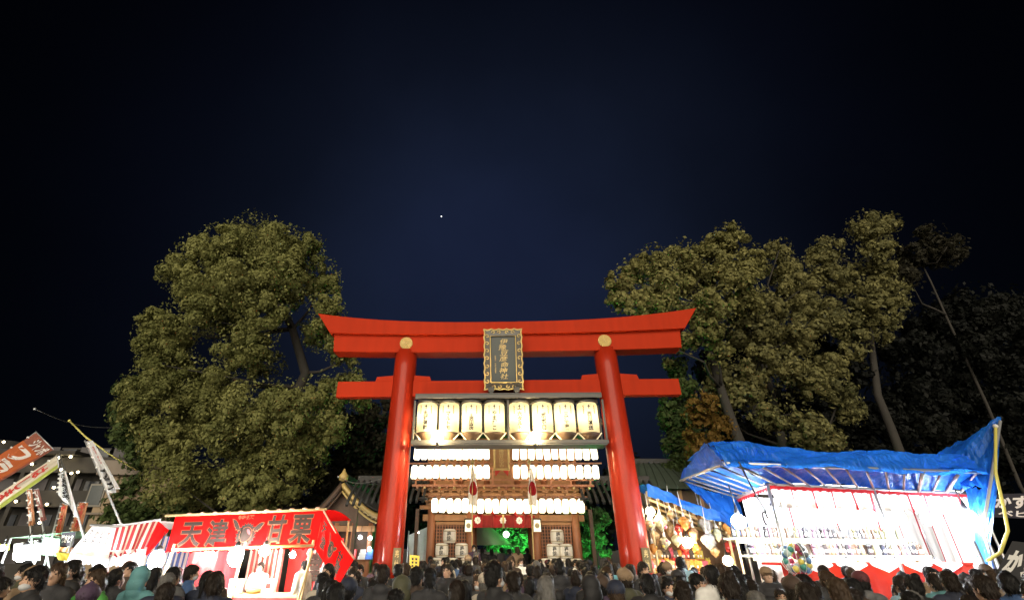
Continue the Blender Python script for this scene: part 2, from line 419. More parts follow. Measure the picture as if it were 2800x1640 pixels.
def bulb_mat(name, col, es):
    m = bpy.data.materials.new(name); m.use_nodes = True; b = m.node_tree.nodes['Principled BSDF']
    b.inputs['Base Color'].default_value = (0.9, 0.9, 0.9, 1); b.inputs['Emission Color'].default_value = (*col, 1); b.inputs['Emission Strength'].default_value = es
    return m
M_lampbig = mat('cream_lantern_paper', (0.84, 0.78, 0.60), rough=0.7, var=0.05, trans=0.75)
M_bulbin = bulb_mat('lantern_bulb', (1.0, 0.82, 0.50), 15.0)
big = [('丸協運輸', 1168, 0.30), ('マルトモ', 1228, 0.34), ('土居田商店', 1290, 0.40), ('やまびこ', 1352, 0.30), ('一六タルト', 1420, 0.24),
       ('ポポロ', 1483, 0.36), ('三浦工業', 1544, 0.36), ('西川運送', 1607, 0.34)]
ordn = ['first', 'second', 'third', 'fourth', 'fifth', 'sixth', 'seventh', 'eighth']
LR, LH = 0.332, 0.97
capm, conem = M_steel, M_wood3
for k, (tx, px, v0) in enumerate(big):
    lx, lz = at_local(px, 1175, TO, TR, RY)
    lx, _ = at_local(px, 1140, TO, TR, RY)
    x0, zc = at_local(px, 1138, TO, TR, RY - LR)
    root = thing('large_lantern', f'tall cream paper lantern in rack with black letters {tx}, {ordn[k]} from left', 'lantern', group='large lanterns in the torii rack')
    root.location = Vector(TO) + Matrix.Rotation(TR, 3, 'Z') @ Vector((lx, RY, zc - LH / 2)); root.rotation_euler = (0, 0, TR)
    prof = [(LR * 0.90, 0.0), (LR * 0.97, 0.05)] + [(LR * (1.0 if i % 2 else 0.985), 0.06 + i * (LH - 0.12) / 28) for i in range(29)] + [(LR * 0.97, LH - 0.05), (LR * 0.90, LH)]
    MB().lathe(prof, n=28).build('paper_shade', M_lampbig, root)
    MB().ball((0, 0, LH * 0.52), (0.05, 0.05, 0.16), 10, 8).build('bulb', M_bulbin, root)
    MB().lathe([(LR * 1.03, LH - 0.01), (LR * 1.05, LH + 0.05), (LR * 0.85, LH + 0.09), (0.06, LH + 0.13)], n=24).build('top_cap', capm, root)
    MB().lathe([(0.07, -0.30), (0.10, -0.27), (LR * 0.98, -0.04), (LR * 1.03, -0.02), (LR * 1.0, 0.008)], n=24).build('bottom_cone', conem, root)
    MB().tube([(0, 0, LH + 0.12), (0, 0, ZT - zc + LH / 2)], 0.02, 6).build('hook', M_steel, root)
    for s in (-1, 1):
        MB().bar((s * LR * 1.10, -0.1, 0.02), (s * 0.12, -0.12, -0.27), 0.035, 0.05, (0, 1, 0)).build('stay', mat('cream_stay', (0.75, 0.65, 0.45), rough=0.5), root)
    cyl = lambda u, v, o: Vector(((LR + 0.012 + o) * sin((u - .5) * 2.0), -(LR + 0.012 + o) * cos((u - .5) * 2.0), LH * (1 - v)))
    text_on(cyl, tx, 0.385, 0.615, v0, 0.94, 'lettering', M_ink, root, 0.035, True, 0.0)
    # emblem: folded-paper fan with a stem
    for pts in ([(.42, .185), (.5, .10), (.58, .185), (.535, .165), (.5, .19), (.465, .165)], [(.485, .17), (.515, .17), (.525, .235), (.475, .235)]):
        poly_on(cyl, pts, 'emblem', M_ink, root, 0.0)
    for uc in (.24, .76):
        zz = [(uc - .022 + .012 * (-1) ** i, .12 + .035 * i) for i in range(9)] + [(uc + .022 + .012 * (-1) ** i, .12 + .035 * i) for i in reversed(range(9))]
        poly_on(cyl, zz, 'red_tassel_print', mat('orange_print', (0.42, 0.10, 0.03), var=0), root, 0.0)
# two floodlamps clipped to the front of the rack
M_flood = bulb_mat('flood_bulb', (1.0, 0.76, 0.36), 90.0)
for k, (px, py) in enumerate(((1196, 1192), (1462, 1195))):
    fx, fz = at_local(px, py, TO, TR, RY - 0.55)
    fl = thing('rack_floodlamp', ['bright warm floodlamp on rack below the first two large lanterns', 'bright warm floodlamp on rack below sixth large lantern'][k], 'floodlamp', group='floodlamps on the lantern rack')
    fl.location = Vector(TO) + Matrix.Rotation(TR, 3, 'Z') @ Vector((fx, RY - 0.55, fz)); fl.rotation_euler = (0, 0, TR)
    MB().ball((0, 0, 0), 0.17, 14, 10).build('bulb', M_flood, fl)
    MB().lathe([(0.05, 0), (0.05, 0.1), (0.03, 0.14)], (0, 0, -0.28), 10).build('socket', M_black, fl)
    MB().tube([(0, 0, -0.2), (0, 0.12, -0.3), (0, 0.28, ZB - fz - 0.02)], 0.015, 6).build('arm', M_steel, fl)

# ------------------------------------------------------------------ romon gate
GO, GR = (1.37, 22.2, 0.1), -R(2.5)
gate = thing('shrine_gate_house', 'two storey brown timber gate house hung with rows of lanterns', 'gate house', GO, GR)
MB().box((0, 2.2, 0.09), (8.8, 6.0, 0.42)).build('stone_platform', M_stone, gate, 0.02)
for k in range(2): MB().box((0, -0.95 - 0.32 * k, 0.10 - 0.05 * k), (4.0, 0.32, 0.20 - 0.1 * k)).build('step', M_stone, gate, 0.01)
PX = (-3.12, -1.41, 1.43, 3.12)
for y in (0.55, 3.6):
    for x in PX: MB().tube([(x, y, 0.3), (x, y, 1.8), (x, y, 3.35)], [0.19, 0.185, 0.175], 16).build('pillar', M_wood2, gate)
for y in (0.55, 3.6):
    MB().box((0, y, 3.02), (7.0, 0.20, 0.26)).build('tie_beam', M_wood, gate, 0.012)
    MB().box((0, y, 3.43), (7.3, 0.30, 0.16)).build('head_beam', M_wood, gate, 0.012)
for x in (-3.12, 3.12): MB().box((x, 2.1, 1.7), (0.08, 2.9, 2.8)).build('side_wall', M_wood3, gate)
MB().box((0, 2.1, 3.46), (6.6, 3.3, 0.04)).build('ceiling', M_wood, gate)
for s in (-1, 1):      # lattice bays beside the passage
    xa, xb = s * 1.60, s * 2.93; xm = (xa + xb) / 2; wdt = abs(xb - xa)
    MB().box((xm, 0.60, 0.62), (wdt, 0.10, 0.60)).build('dado_board', M_wood3, gate)
    MB().box((xm, 0.95, 1.85), (wdt, 0.05, 2.0)).build('back_board', M_wood3, gate)
    f_ = MB().box((xm, 0.56, 2.80), (wdt, 0.12, 0.12)).box((xm, 0.56, 0.94), (wdt, 0.12, 0.10)).build('lattice_frame', M_wood, gate, 0.006)
    for i in range(11): MB().box((xa + s * (0.06 + i * (wdt - .12) / 10), 0.55, 1.87), (0.035, 0.045, 1.76)).build('lattice_bar', M_wood2, f_)
    for j in range(14): MB().box((xm, 0.575, 1.04 + j * 0.128), (wdt, 0.03, 0.03)).build('lattice_rail', M_wood2, f_)
# bracket sets carrying the balcony
bs = MB()
for (w_, d_, z_, yo) in ((0.24, 0.24, 0.0, 0.0), (0.62, 0.13, 0.13, 0.0), (0.13, 0.70, 0.13, -0.2), (0.80, 0.13, 0.36, -0.42)): bs.box((0, yo, z_), (w_, d_, 0.11))
for x in (-.28, 0, .28): bs.box((x, 0, 0.245), (0.15, 0.17, 0.10)); bs.box((x * 1.25, -0.42, 0.47), (0.14, 0.16, 0.09))
bsm = bs.mesh('bracket_set', M_wood, 0.006)
for x in (-3.12, -2.27, -1.41, -0.47, 0.47, 1.43, 2.27, 3.12):
    o = place(bsm, 'bracket_set', gate); o.location = (x, 0.50, 3.57)
MB().box((0, 0.62, 3.80), (6.8, 0.06, 0.60)).build('frieze_board', mat('pale_frieze_wood', (0.26, 0.13, 0.055), rough=0.6, var=0.25, scale=5), gate)
MB().box((0, 0.08, 4.14), (7.5, 0.16, 0.14)).build('balcony_beam', M_wood, gate, 0.01)
MB().box((0, 0.55, 4.26), (7.9, 1.5, 0.10)).build('balcony_floor', M_wood2, gate, 0.01)
for i in range(24): MB().box((-3.7 + i * 7.4 / 23, -0.12, 4.17), (0.09, 0.34, 0.08)).build('joist_end', M_goldpaint if i % 2 else M_wood2, gate)
for z in (4.5, 4.75, 4.98): MB().bar((-3.95, -0.12, z), (3.95, -0.12, z), 0.07, 0.06).build('balcony_rail', M_wood2, gate)
for i in range(10): MB().box((-3.8 + i * 0.845, -0.12, 4.63), (0.07, 0.07, 0.64)).build('baluster', M_wood2, gate)
MB().box((0, 0.95, 5.4), (6.9, 0.10, 2.2)).build('upper_wall', M_wood, gate)
for x in (-3.3, -1.9, -0.7, 0.7, 1.9, 3.3): MB().tube([(x, 0.86, 4.3), (x, 0.86, 6.35)], 0.13, 12).build('upper_post', M_wood2, gate)
MB().box((0, 0.84, 6.1), (7.4, 0.22, 0.22)).build('upper_beam', M_wood2, gate, 0.01)
bs2 = MB()
for (w_, d_, z_, yo) in ((0.24, 0.24, 0.0, 0.0), (0.62, 0.13, 0.13, 0.0), (0.13, 0.70, 0.13, -0.2), (0.80, 0.13, 0.34, -0.42)): bs2.box((0, yo, z_), (w_, d_, 0.12))
b2m = bs2.mesh('bracket_set', M_wood, 0.006)
for x in (-3.3, -2.3, -1.3, -0.4, 0.4, 1.3, 2.3, 3.3):
    o = place(b2m, 'bracket_set', gate); o.location = (x, 0.80, 6.26)
# big hip-and-gable roof, mostly behind the torii
def roof_fn(hx, zr, ze, yr, ye, up):
    def fn(u, v):
        x = (-1 + 2 * u) * (hx * (0.72 + 0.28 * v)); k = abs(-1 + 2 * u) ** 3
        return Vector((x, yr + (ye - yr) * v, zr + (ze - zr) * (1 - (1 - v) ** 1.6) + up * k * v))
    return fn
rf = MB(); ff = roof_fn(4.75, 8.5, 6.55, 2.2, -1.25, 0.45); fb = roof_fn(4.75, 8.5, 6.55, 2.2, 5.6, 0.45)
rf.grid(ff, 40, 10); rf.grid(lambda u, v: fb(1 - u, v), 40, 10)
rf.grid(lambda u, v: ff(u, 1) * (1 - v) + (ff(u, 1) + Vector((0, 0.02, -0.18))) * v, 40, 1)
for s in (0, 1): rf.grid(lambda u, v, s=s: (ff(s, v) * (1 - u) + fb(s, v) * u), 6, 10)
rfo = rf.build('roof', M_copper, gate)
for i in range(27):
    x = -4.5 + i * 9.0 / 26; u = (x / 4.75 + 1) / 2
    MB().bar(ff(min(max(u, 0.01), .99), 0.99) + Vector((0, 0, -0.12)), (x * 0.9, 0.7, 6.62), 0.07, 0.08).build('rafter', M_wood2, gate)
MB().bar((-3.5, 2.2, 8.55), (3.5, 2.2, 8.55), 0.35, 0.30).build('ridge', M_tile, rfo)
# upper plaque between the lantern rows
gpx, gpz = at_local(1371, 1246, GO, GR, -0.35)
gp = MB().box((gpx, -0.33, gpz), (0.62, 0.06, 1.10)).build('plaque_panel', mat('old_gilt_board', (0.30, 0.15, 0.045), rough=0.5, var=0.25, scale=9), gate, 0.01)
for x in (-0.31, 0.31): MB().box((gpx + x, -0.35, gpz), (0.09, 0.10, 1.20)).build('plaque_frame', M_goldpaint, gp, 0.01)
for z in (-0.57, 0.57): MB().box((gpx, -0.35, gpz + z), (0.70, 0.10, 0.09)).build('plaque_frame', M_goldpaint, gp, 0.01)
fng = lambda u, v, o: Vector((gpx - .28 + .56 * u, -0.365 - o, gpz + .52 - 1.04 * v))
text_on(fng, '伊豫豆比古', 0.30, 0.70, 0.05, 0.95, 'lettering', M_goldpaint, gp, 0.005, True, 0.004)
for s in (-1, 1): MB().prism([(gpx + s * .05, gpz - .62), (gpx + s * .30, gpz - .62), (gpx + s * .27, gpz - .86), (gpx + s * .17, gpz - .74)][::s], -0.40, -0.36).build('red_cord', M_inkred, gp)
# racks for the rows of lanterns
rowsz = []
for (pl, pr, pyc, nm) in ((1140, 1330, 1238, 'a'), (1410, 1626, 1238, 'b'), (1132, 1330, 1289, 'c'), (1412, 1630, 1289, 'd'), (1188, 1590, 1382, 'e')):
    xa, z = at_local(pl, pyc, GO, GR, -0.55); xb, z2 = at_local(pr, pyc, GO, GR, -0.55)
    rowsz.append((xa, xb, (z + z2) / 2))
    MB().bar((xa - .3, -0.45, (z + z2) / 2 + 0.36), (xb + .3, -0.45, (z + z2) / 2 + 0.36), 0.06, 0.06).build('lantern_bar', M_wood2, gate)
M_lamps = [bulb_mat('glowing_white_paper', (1.0, 0.84, 0.55), 1.1), bulb_mat('glowing_cream_lantern', (1.0, 0.80, 0.48), 0.85), bulb_mat('dimmer_lantern_paper', (1.0, 0.80, 0.50), 0.55)]
prof = [(0.075, -0.29), (0.09, -0.275), (0.120, -0.24)] + [(0.137 + (0.004 if i % 2 else 0), -0.21 + i * 0.42 / 14) for i in range(15)] + [(0.120, 0.24), (0.09, 0.275), (0.075, 0.29)]
lam_ms = [MB().lathe(prof, n=14).mesh('paper_shade', m_) for m_ in M_lamps]
cap_m = MB().lathe([(0.09, -0.02), (0.095, 0.02), (0.06, 0.03)], n=12).mesh('rim', M_black)
str_m = MB().tube([(0, 0, 0.30), (0, 0, 0.36)], 0.008, 5).mesh('hook', M_black)
rn = [('upper left', 11), ('upper right', 11), ('middle left', 11), ('middle right', 11), ('lower', 20)]
o10 = ordn + ['ninth', 'tenth', 'eleventh', 'twelfth', 'thirteenth', 'fourteenth', 'fifteenth', 'sixteenth', 'seventeenth', 'eighteenth', 'nineteenth', 'twentieth']
for (xa, xb, z), (nm, cnt) in zip(rowsz, rn):
    for i in range(cnt):
        x = xa + (xb - xa) * i / (cnt - 1)
        if nm == 'lower' and abs(x) < 0: continue
        ln = thing('paper_lantern', f'white glowing paper lantern on gate house, {o10[i]} from left in {nm} row', 'lantern', group='rows of white lanterns on the gate house')
        ln.location = Vector(GO) + Matrix.Rotation(GR, 3, 'Z') @ Vector((x, -0.45, z + random.uniform(-.012, .012))); ln.rotation_euler = (R(random.uniform(-3, 3)), R(random.uniform(-5, 5)), random.uniform(0, 6))
        place(random.choice([lam_ms[0], lam_ms[0], lam_ms[1], lam_ms[1], lam_ms[2]]), 'paper_shade', ln)
        for zz in (-0.30, 0.30):
            c = place(cap_m, 'rim', ln); c.location = (0, 0, zz)
        place(str_m, 'hook', ln)
# red festival curtain over the passage
cur = thing('red_curtain', 'red crested curtain hung across the gate house passage', 'curtain', GO, GR)
M_redcloth = mat('red_cloth', (0.42, 0.018, 0.020), rough=0.8, var=0.15, scale=5, trans=0.25)
M_redcloth2 = mat('dark_red_cloth', (0.28, 0.016, 0.014), rough=0.8, var=0.15, scale=5, trans=0.25)
for i in range(6):
    x0 = -1.30 + i * 0.44
    fn = sheet((x0, -0.02, 3.10), (x0 + .43, -0.02, 3.10), (x0 + .43, -0.02, 2.62), (x0, -0.02, 2.62), 0.012, 2, i)
    pn = MB().grid(lambda u, v: fn(u, v), 10, 4).build('panel', M_redcloth if i % 2 == 0 else M_redcloth2, cur)
    if i in (0, 2, 4):
        uu = 0.5 if i != 2 else 0.95
        poly_on(fn, [(uu + 0.30 * (1 + 0.12 * cos(8 * t)) * cos(t), 0.42 + 0.28 * (1 + .12 * cos(8 * t)) * sin(t)) for t in [k * 2 * pi / 24 for k in range(24)]], 'crest', M_paper, pn, 0.012)
        poly_on(fn, [(uu - .1, .55), (uu, .25), (uu + .1, .55), (uu, .45)], 'crest_leaf', mat('grey_print', (.35, .33, .32), var=0), pn, 0.016)
MB().bar((-1.35, 0.0, 3.12), (1.36, 0.0, 3.12), 0.04, 0.04).build('rail', M_wood, cur)
MB().tube([(0.0, -0.12, 3.2), (0, -0.14, 2.9), (0, -0.13, 2.60)], [0.05, 0.035, 0.05], 8).build('tassel', mat('straw', (0.6, 0.42, 0.18), rough=0.8), cur)
for x in (-1.0, -0.4, 0.45, 0.95): MB().ball((x, -0.12, 3.18), (0.12, 0.06, 0.09)).ball((x + .1, -0.12, 3.11), (0.05, 0.04, 0.09)).build('red_bow', M_redcloth, cur)
# square standing lamps at the passage
M_andon = bulb_mat('lamp_paper', (1.0, 0.78, 0.42), 0.33)
for k, px in enumerate((1281, 1469)):
    x, z = at_local(px, 1436, GO, GR, -0.30)
    a = thing('hanging_box_lamp', ['square cream lamp on pillar left of the red curtain', 'square cream lamp on pillar right of the red curtain'][k], 'lamp', Vector(GO) + Matrix.Rotation(GR, 3, 'Z') @ Vector((x, -0.1, z - 0.24)), GR, 'box lamps beside the passage')
    MB().box((0, 0, 0.24), (0.33, 0.33, 0.44), taper=(0.88, 0.88)).build('paper_body', M_andon, a)
    for sx in (-1, 1):
        for sy in (-1, 1): MB().bar((sx * .175, sy * .175, 0.0), (sx * .152, sy * .152, 0.48), 0.03, 0.03).build('frame_post', M_black, a)
    MB().box((0, 0, 0.495), (0.42, 0.42, 0.05), taper=(.7, .7)).build('cap', M_black, a)
    MB().lathe([(0.10, 0), (0.10, 0.006)], n=16).build('print', mat('pale_print', (0.5, 0.42, 0.25), var=0), a).location = (0, -0.172, 0.24)
    a.children[-1].rotation_euler = (R(90), 0, 0)
    MB().bar((0, 0.15, 0.45), (0, 0.70, 0.48), 0.04, 0.04).build('wall_arm', M_black, a)
# two national flags hanging limp from tall poles
for k, (px, fx) in enumerate(((1292, -0.08), (1447, 0.08))):
    x, zt2 = at_local(px, 1262, GO, GR, -1.0)
    fl = thing('flag', ['limp white flag with red disc, left of the gate plaque', 'limp white flag with red disc, right of the gate plaque'][k], 'flag', Vector(GO) + Matrix.Rotation(GR, 3, 'Z') @ Vector((x, -1.0, 0)), GR, 'flags before the gate house')
    MB().tube([(0, 0, -0.1), (0, 0, zt2 - 0.1)], 0.025, 8).build('pole', mat('pole_yellow', (.6, .45, .2)), fl)
    MB().ball((0, 0, zt2 - 0.02), 0.085).ball((0, 0, zt2 + 0.10), (0.04, 0.04, 0.06)).build('finial', M_goldpaint, fl)
    zt3 = zt2 - 0.25
    def fl_fn(u, v, o=0.0, k=k):
        wd = 0.10 + 0.28 * min(1, v * 1.5) * (1 - 0.35 * max(0, v - .75) * 4 * .6)
        s = 1 if k else -1
        return Vector((s * 0.02 + (u - .35) * wd + 0.02 * sin(5 * v), -0.03 - o - 0.045 * sin(u * 9 + 2.2 * v) * (0.4 + v), zt3 - 1.42 * v - 0.12 * abs(u - .3) * v))
    c = MB().grid(lambda u, v: fl_fn(u, v), 18, 24).build('cloth', mat('flag_white', (.78, .76, .74), rough=.8, trans=.3), fl)
    MB().grid(lambda u, v: fl_fn(0.5 + (u - .5) * 0.92 * math.sqrt(max(0, 1 - (2 * v - 1) ** 2)), 0.36 + 0.40 * v, 0.008), 14, 14).build('red_disc', mat('flag_red', (.45, .012, .02), rough=.8, trans=.2), c)
# stacked sake barrels each side
bprof = [(0.20, 0.0), (0.235, 0.03), (0.255, 0.12), (0.262, 0.25), (0.255, 0.38), (0.235, 0.47), (0.18, 0.50), (0.05, 0.505)]
M_straw = mat('white_straw_wrap', (0.78, 0.74, 0.66), rough=0.85, var=0.10, scale=14, bump=0.2, bscale=60)
bar_m = MB().lathe(bprof, n=24).mesh('wrapped_cask', M_straw)
rim_m = MB().lathe([(0.262, 0.06), (0.272, 0.075), (0.262, 0.09)], n=24).mesh('rope', mat('rope', (.45, .38, .24), rough=.9, bump=.4, bscale=60))
def barrel_text():
    mb = MB()
    for tx, u0, u1, v0, v1, b in (('梅', .40, .62, .16, .52, .02), ('錦', .38, .60, .50, .86, .012), ('山', .63, .72, .62, .80, .0)):
        v, f, _ = glyphs(tx, b)
        mb.add([(0.268 * sin((u0 + (u1 - u0) * p[0] - .5) * 2.6), -0.268 * cos((u0 + (u1 - u0) * p[0] - .5) * 2.6), 0.5 * (1 - (v1 + (v0 - v1) * p[1]))) for p in v], f)
    return mb.mesh('lettering', M_ink)
btx = barrel_text()
for s, pxs in ((0, (1228, 1208, 1262, 1193, 1237, 1282)), (1, (1526, 1513, 1548, 1497, 1533, 1562))):
    st = thing('barrel_stand', f'low timber stand under the {"left" if s == 0 else "right"} pyramid of sake barrels', 'stand')
    x, _ = at_local(pxs[4], 1500, GO, GR, -1.0)
    st.location = Vector(GO) + Matrix.Rotation(GR, 3, 'Z') @ Vector((x, -0.95, 0)); st.rotation_euler = (0, 0, GR)
    MB().box((0, 0, 0.98), (1.9, 0.7, 0.06)).build('top', M_wood3, st, 0.005)
    for q in (-0.85, 0.85):
        for y in (-.28, .28): MB().box((q, y, 0.425), (0.08, 0.08, 1.05)).build('leg', M_wood3, st)
    zrow = [2.03, 1.52, 1.52, 1.01, 1.01, 1.01]
    nm = ['topmost', 'middle row left', 'middle row right', 'bottom row left', 'bottom row centre', 'bottom row right']
    xs = [x + q for q in (0.0, -.29, .29, -.57, 0, .57)]
    for k in range(6):
        if k < 3:
            px = pxs[k]; xs[k] = at_local(px, 1500, GO, GR, -1.0)[0]
        b = thing('sake_barrel', f'white straw wrapped sake barrel, {nm[k]} of the {"left" if s == 0 else "right"} pyramid', 'barrel', Vector(GO) + Matrix.Rotation(GR, 3, 'Z') @ Vector((xs[k], -0.95, zrow[k])), GR + random.uniform(-.12, .12), 'sake barrels before the gate house')
        place(bar_m, 'wrapped_cask', b); place(btx, 'lettering', b)
        for z in (0, 0.35):
            r_ = place(rim_m, 'rope', b); r_.location = (0, 0, z)
# ------------------------------------------------------------------ trees
def leaf_mat(name, c1, c2, rough=0.6):
    m = bpy.data.materials.new(name); m.use_nodes = True; t = m.node_tree; b = t.nodes['Principled BSDF']
    at_ = t.nodes.new('ShaderNodeAttribute'); at_.attribute_name = 'tone'
    mx = t.nodes.new('ShaderNodeMix'); mx.data_type = 'RGBA'; mx.inputs[6].default_value = (*c1, 1); mx.inputs[7].default_value = (*c2, 1)
    t.links.new(at_.outputs['Fac'], mx.inputs[0]); t.links.new(mx.outputs[2], b.inputs['Base Color'])
    b.inputs['Roughness'].default_value = rough; b.inputs['Specular IOR Level'].default_value = 0.12
    tr = t.nodes.new('ShaderNodeBsdfTranslucent'); t.links.new(mx.outputs[2], tr.inputs[0])
    ms = t.nodes.new('ShaderNodeMixShader'); ms.inputs[0].default_value = 0.30
    t.links.new(b.outputs[0], ms.inputs[1]); t.links.new(tr.outputs[0], ms.inputs[2]); t.links.new(ms.outputs[0], t.nodes['Material Output'].inputs[0])
    return m
def unit(n):
    v = RNG.normal(size=(n, 3)); return v / np.linalg.norm(v, axis=1)[:, None]
def leaves(lobes, size, dens, clump=0.45, nclump=12):
    P, Nn, T = [], [], []
    for (c, r, kd) in lobes:
        lt = RNG.uniform(-.15, .35)
        nc = nclump
        cd = unit(nc); cc = np.array(c) + cd * (r * RNG.uniform(0.45, 0.98, nc))[:, None] * np.array([1, 1, 0.88])
        cr_ = r * clump * RNG.uniform(0.50, 1.30, nc); tone = np.clip(RNG.uniform(0, 1, nc) * .75 + lt, 0, 1); asp = RNG.uniform(0.6, 1.35, (nc, 3))
        n = int(dens * r * r * kd)
        which = RNG.integers(0, nc, n); d = unit(n)
        d[:, 2] += 0.25; d /= np.linalg.norm(d, axis=1)[:, None]
        rad = cr_[which] * RNG.uniform(0.55, 1.0, n) ** 0.5
        P.append(cc[which] + d * rad[:, None] * asp[which]); Nn.append(d + 0.32 * unit(n)); T.append(np.clip(tone[which] * 0.75 + RNG.uniform(0.02, 0.28, n), 0, 1))
        # loose sprigs sticking out
        k = n // 13; d2 = unit(k); P.append(np.array(c) + d2 * (r * RNG.uniform(0.90, 1.28, k))[:, None]); Nn.append(d2 + 0.9 * unit(k)); T.append(RNG.uniform(0, 1, k))
    P = np.concatenate(P); Nn = np.concatenate(Nn); T = np.concatenate(T)
    Nn /= np.linalg.norm(Nn, axis=1)[:, None]
    n = len(P); a = np.cross(Nn, unit(n)); a /= np.linalg.norm(a, axis=1)[:, None]; b = np.cross(Nn, a)
    s = size * RNG.uniform(0.45, 1.45, n)[:, None]
    V = np.empty((n, 4, 3)); V[:, 0] = P - a * s; V[:, 1] = P + b * s * 0.55; V[:, 2] = P + a * s; V[:, 3] = P - b * s * 0.55 + Nn * s * 0.25
    return V.reshape(-1, 3), T
def leaf_mesh(name, V, T, m, origin):
    n = len(V) // 4; me = bpy.data.meshes.new(name)
    me.vertices.add(n * 4); me.vertices.foreach_set('co', (V - np.array(origin)).astype(np.float32).ravel())
    me.loops.add(n * 4); me.loops.foreach_set('vertex_index', np.arange(n * 4, dtype=np.int32))
    me.polygons.add(n); me.polygons.foreach_set('loop_start', np.arange(0, n * 4, 4, dtype=np.int32))
    try: me.polygons.foreach_set('loop_total', np.full(n, 4, dtype=np.int32))
    except Exception: pass
    a = me.attributes.new('tone', 'FLOAT', 'FACE'); a.data.foreach_set('value', T.astype(np.float32))
    me.update(); me.validate(); me.materials.append(m); return me
M_bark = mat('grey_brown_bark', (0.024, 0.021, 0.018), rough=0.9, var=0.35, scale=3, bump=0.6, bscale=8, stretch=(1, 1, .3))
def tree(name, label, Y, base_px, lobes_px, m, size, dens, trunk_px=(), r0=0.45, depth=3.0, back=0.9, group='trees around the shrine', nclump=20, clump=.36, fork=0.5):
    bx = at(base_px[0], base_px[1], Y); base = Vector((bx.x, Y, 0))
    rng = random.Random(hash(name + str(base_px)) % 1000 if False else int(base_px[0] * 7 + base_px[1]))
    lobes = []
    for (px, py, rp) in lobes_px:
        dy = rng.uniform(-1, 0.6) * depth; c = at(px, py, Y + dy)
        e = at(px + rp, py, Y + dy); r = (e - c).length
        lobes.append(((c.x, c.y, c.z), r, 1.0))
        if rng.random() < back:
            c2 = at(px, py, Y + depth * 0.9); lobes.append(((c2.x + rng.uniform(-.5, .5), c2.y + rng.uniform(0, 1.2), c2.z + rng.uniform(-1.0, 0)), r * 0.95, 0.55))
    t = thing(name, label, 'tree', base, 0, group)
    V, T = leaves(lobes, size, dens, clump, nclump)
    place(leaf_mesh('crown', V, T, m, base), 'crown', t)
    if trunk_px:
        tr = [at(px, py, Y + depth * .55) - base for px, py in trunk_px]
        tr = [Vector((tr[0].x, 0, 0))] + tr if tr[0].z > 0.5 else tr
        n = len(tr); mb = MB(); mb.tube(tr, [r0 * (1 - 0.6 * i / (n - 1)) * (1.35 if i == 0 else 1) for i in range(n)], 12)
        trunk = mb.build('trunk', M_bark, t)
        lim = MB()
        for i, (c, r, kd) in enumerate(lobes):
            if i % 3: continue
            c = Vector(c) - base; p0 = min((q for q in tr[1:]), key=lambda q: (q - c).length + 0.6 * max(0, q.z - c.z + 1.0))
            mid = (p0 + c) / 2 + Vector((rng.uniform(-.6, .6), rng.uniform(-.6, .6), rng.uniform(-.8, .1)))
            lim.tube([p0, p0.lerp(mid, .5) + Vector((rng.uniform(-.2, .2), 0, rng.uniform(-.2, .2))), mid, c], [0.12, 0.09, 0.06, 0.025], 6)
        lim.build('limbs', M_bark, t)['kind'] = 'stuff'
    return t
M_camphor = leaf_mat('camphor_leaves', (0.100, 0.112, 0.036), (0.255, 0.255, 0.092))
M_green = leaf_mat('dark_green_leaves', (0.035, 0.060, 0.022), (0.080, 0.110, 0.036))
M_oak = leaf_mat('olive_leaves', (0.100, 0.102, 0.038), (0.27, 0.252, 0.096))
M_oak2 = leaf_mat('dull_olive_leaves', (0.072, 0.074, 0.034), (0.215, 0.200, 0.080))
M_dim = leaf_mat('dim_lit_leaves', (0.014, 0.014, 0.010), (0.036, 0.033, 0.021))  # weak far light put into the leaf colour
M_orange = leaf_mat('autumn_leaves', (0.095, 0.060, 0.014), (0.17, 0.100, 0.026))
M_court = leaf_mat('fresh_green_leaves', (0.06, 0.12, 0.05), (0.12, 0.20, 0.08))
M_dark = leaf_mat('unlit_leaves', (0.004, 0.005, 0.005), (0.009, 0.010, 0.008))  # leaf colour near black, stands in for the light falling off
tree('camphor_tree', 'towering olive green camphor tree left of the torii behind red stall', 27, (760, 1450),
     [(700, 660, 70), (780, 680, 62), (620, 680, 66), (540, 715, 62), (485, 750, 45), (845, 680, 40), (870, 760, 55), (890, 835, 42), (760, 770, 75), (660, 780, 80), (570, 800, 70),
      (525, 860, 60), (480, 915, 52), (425, 885, 42), (410, 930, 40), (885, 905, 48), (640, 880, 75), (725, 860, 55), (930, 960, 38), (680, 955, 70), (455, 1000, 66), (400, 1060, 58),
      (355, 1120, 45), (950, 1060, 45), (985, 1085, 26), (890, 1080, 55), (790, 1115, 72), (690, 1120, 80), (570, 1050, 66), (515, 1140, 85), (600, 1190, 66), (720, 1235, 92),
      (820, 1205, 76), (905, 1165, 52), (450, 1215, 62), (400, 1175, 40), (475, 1315, 68), (560, 1330, 55), (680, 1340, 70), (775, 1310, 66), (850, 1270, 46), (640, 1300, 40)],
     M_camphor, 0.088, 2700, [(790, 1500), (800, 1300), (812, 1150), (818, 1060), (835, 1020), (800, 900), (740, 780)], 0.50, 2.6, 0.75)
tree('dark_evergreen', 'dark green evergreen bulging out left of the camphor tree', 30, (390, 1480),
     [(345, 1130, 40), (360, 1060, 36), (350, 1190, 40), (390, 1240, 45), (385, 1310, 45), (340, 1370, 40), (420, 1390, 50), (370, 1420, 45), (480, 1400, 40), (300, 1420, 35)], M_green, 0.13, 1100, [(380, 1480), (370, 1300), (360, 1150)], 0.3, 1.5)
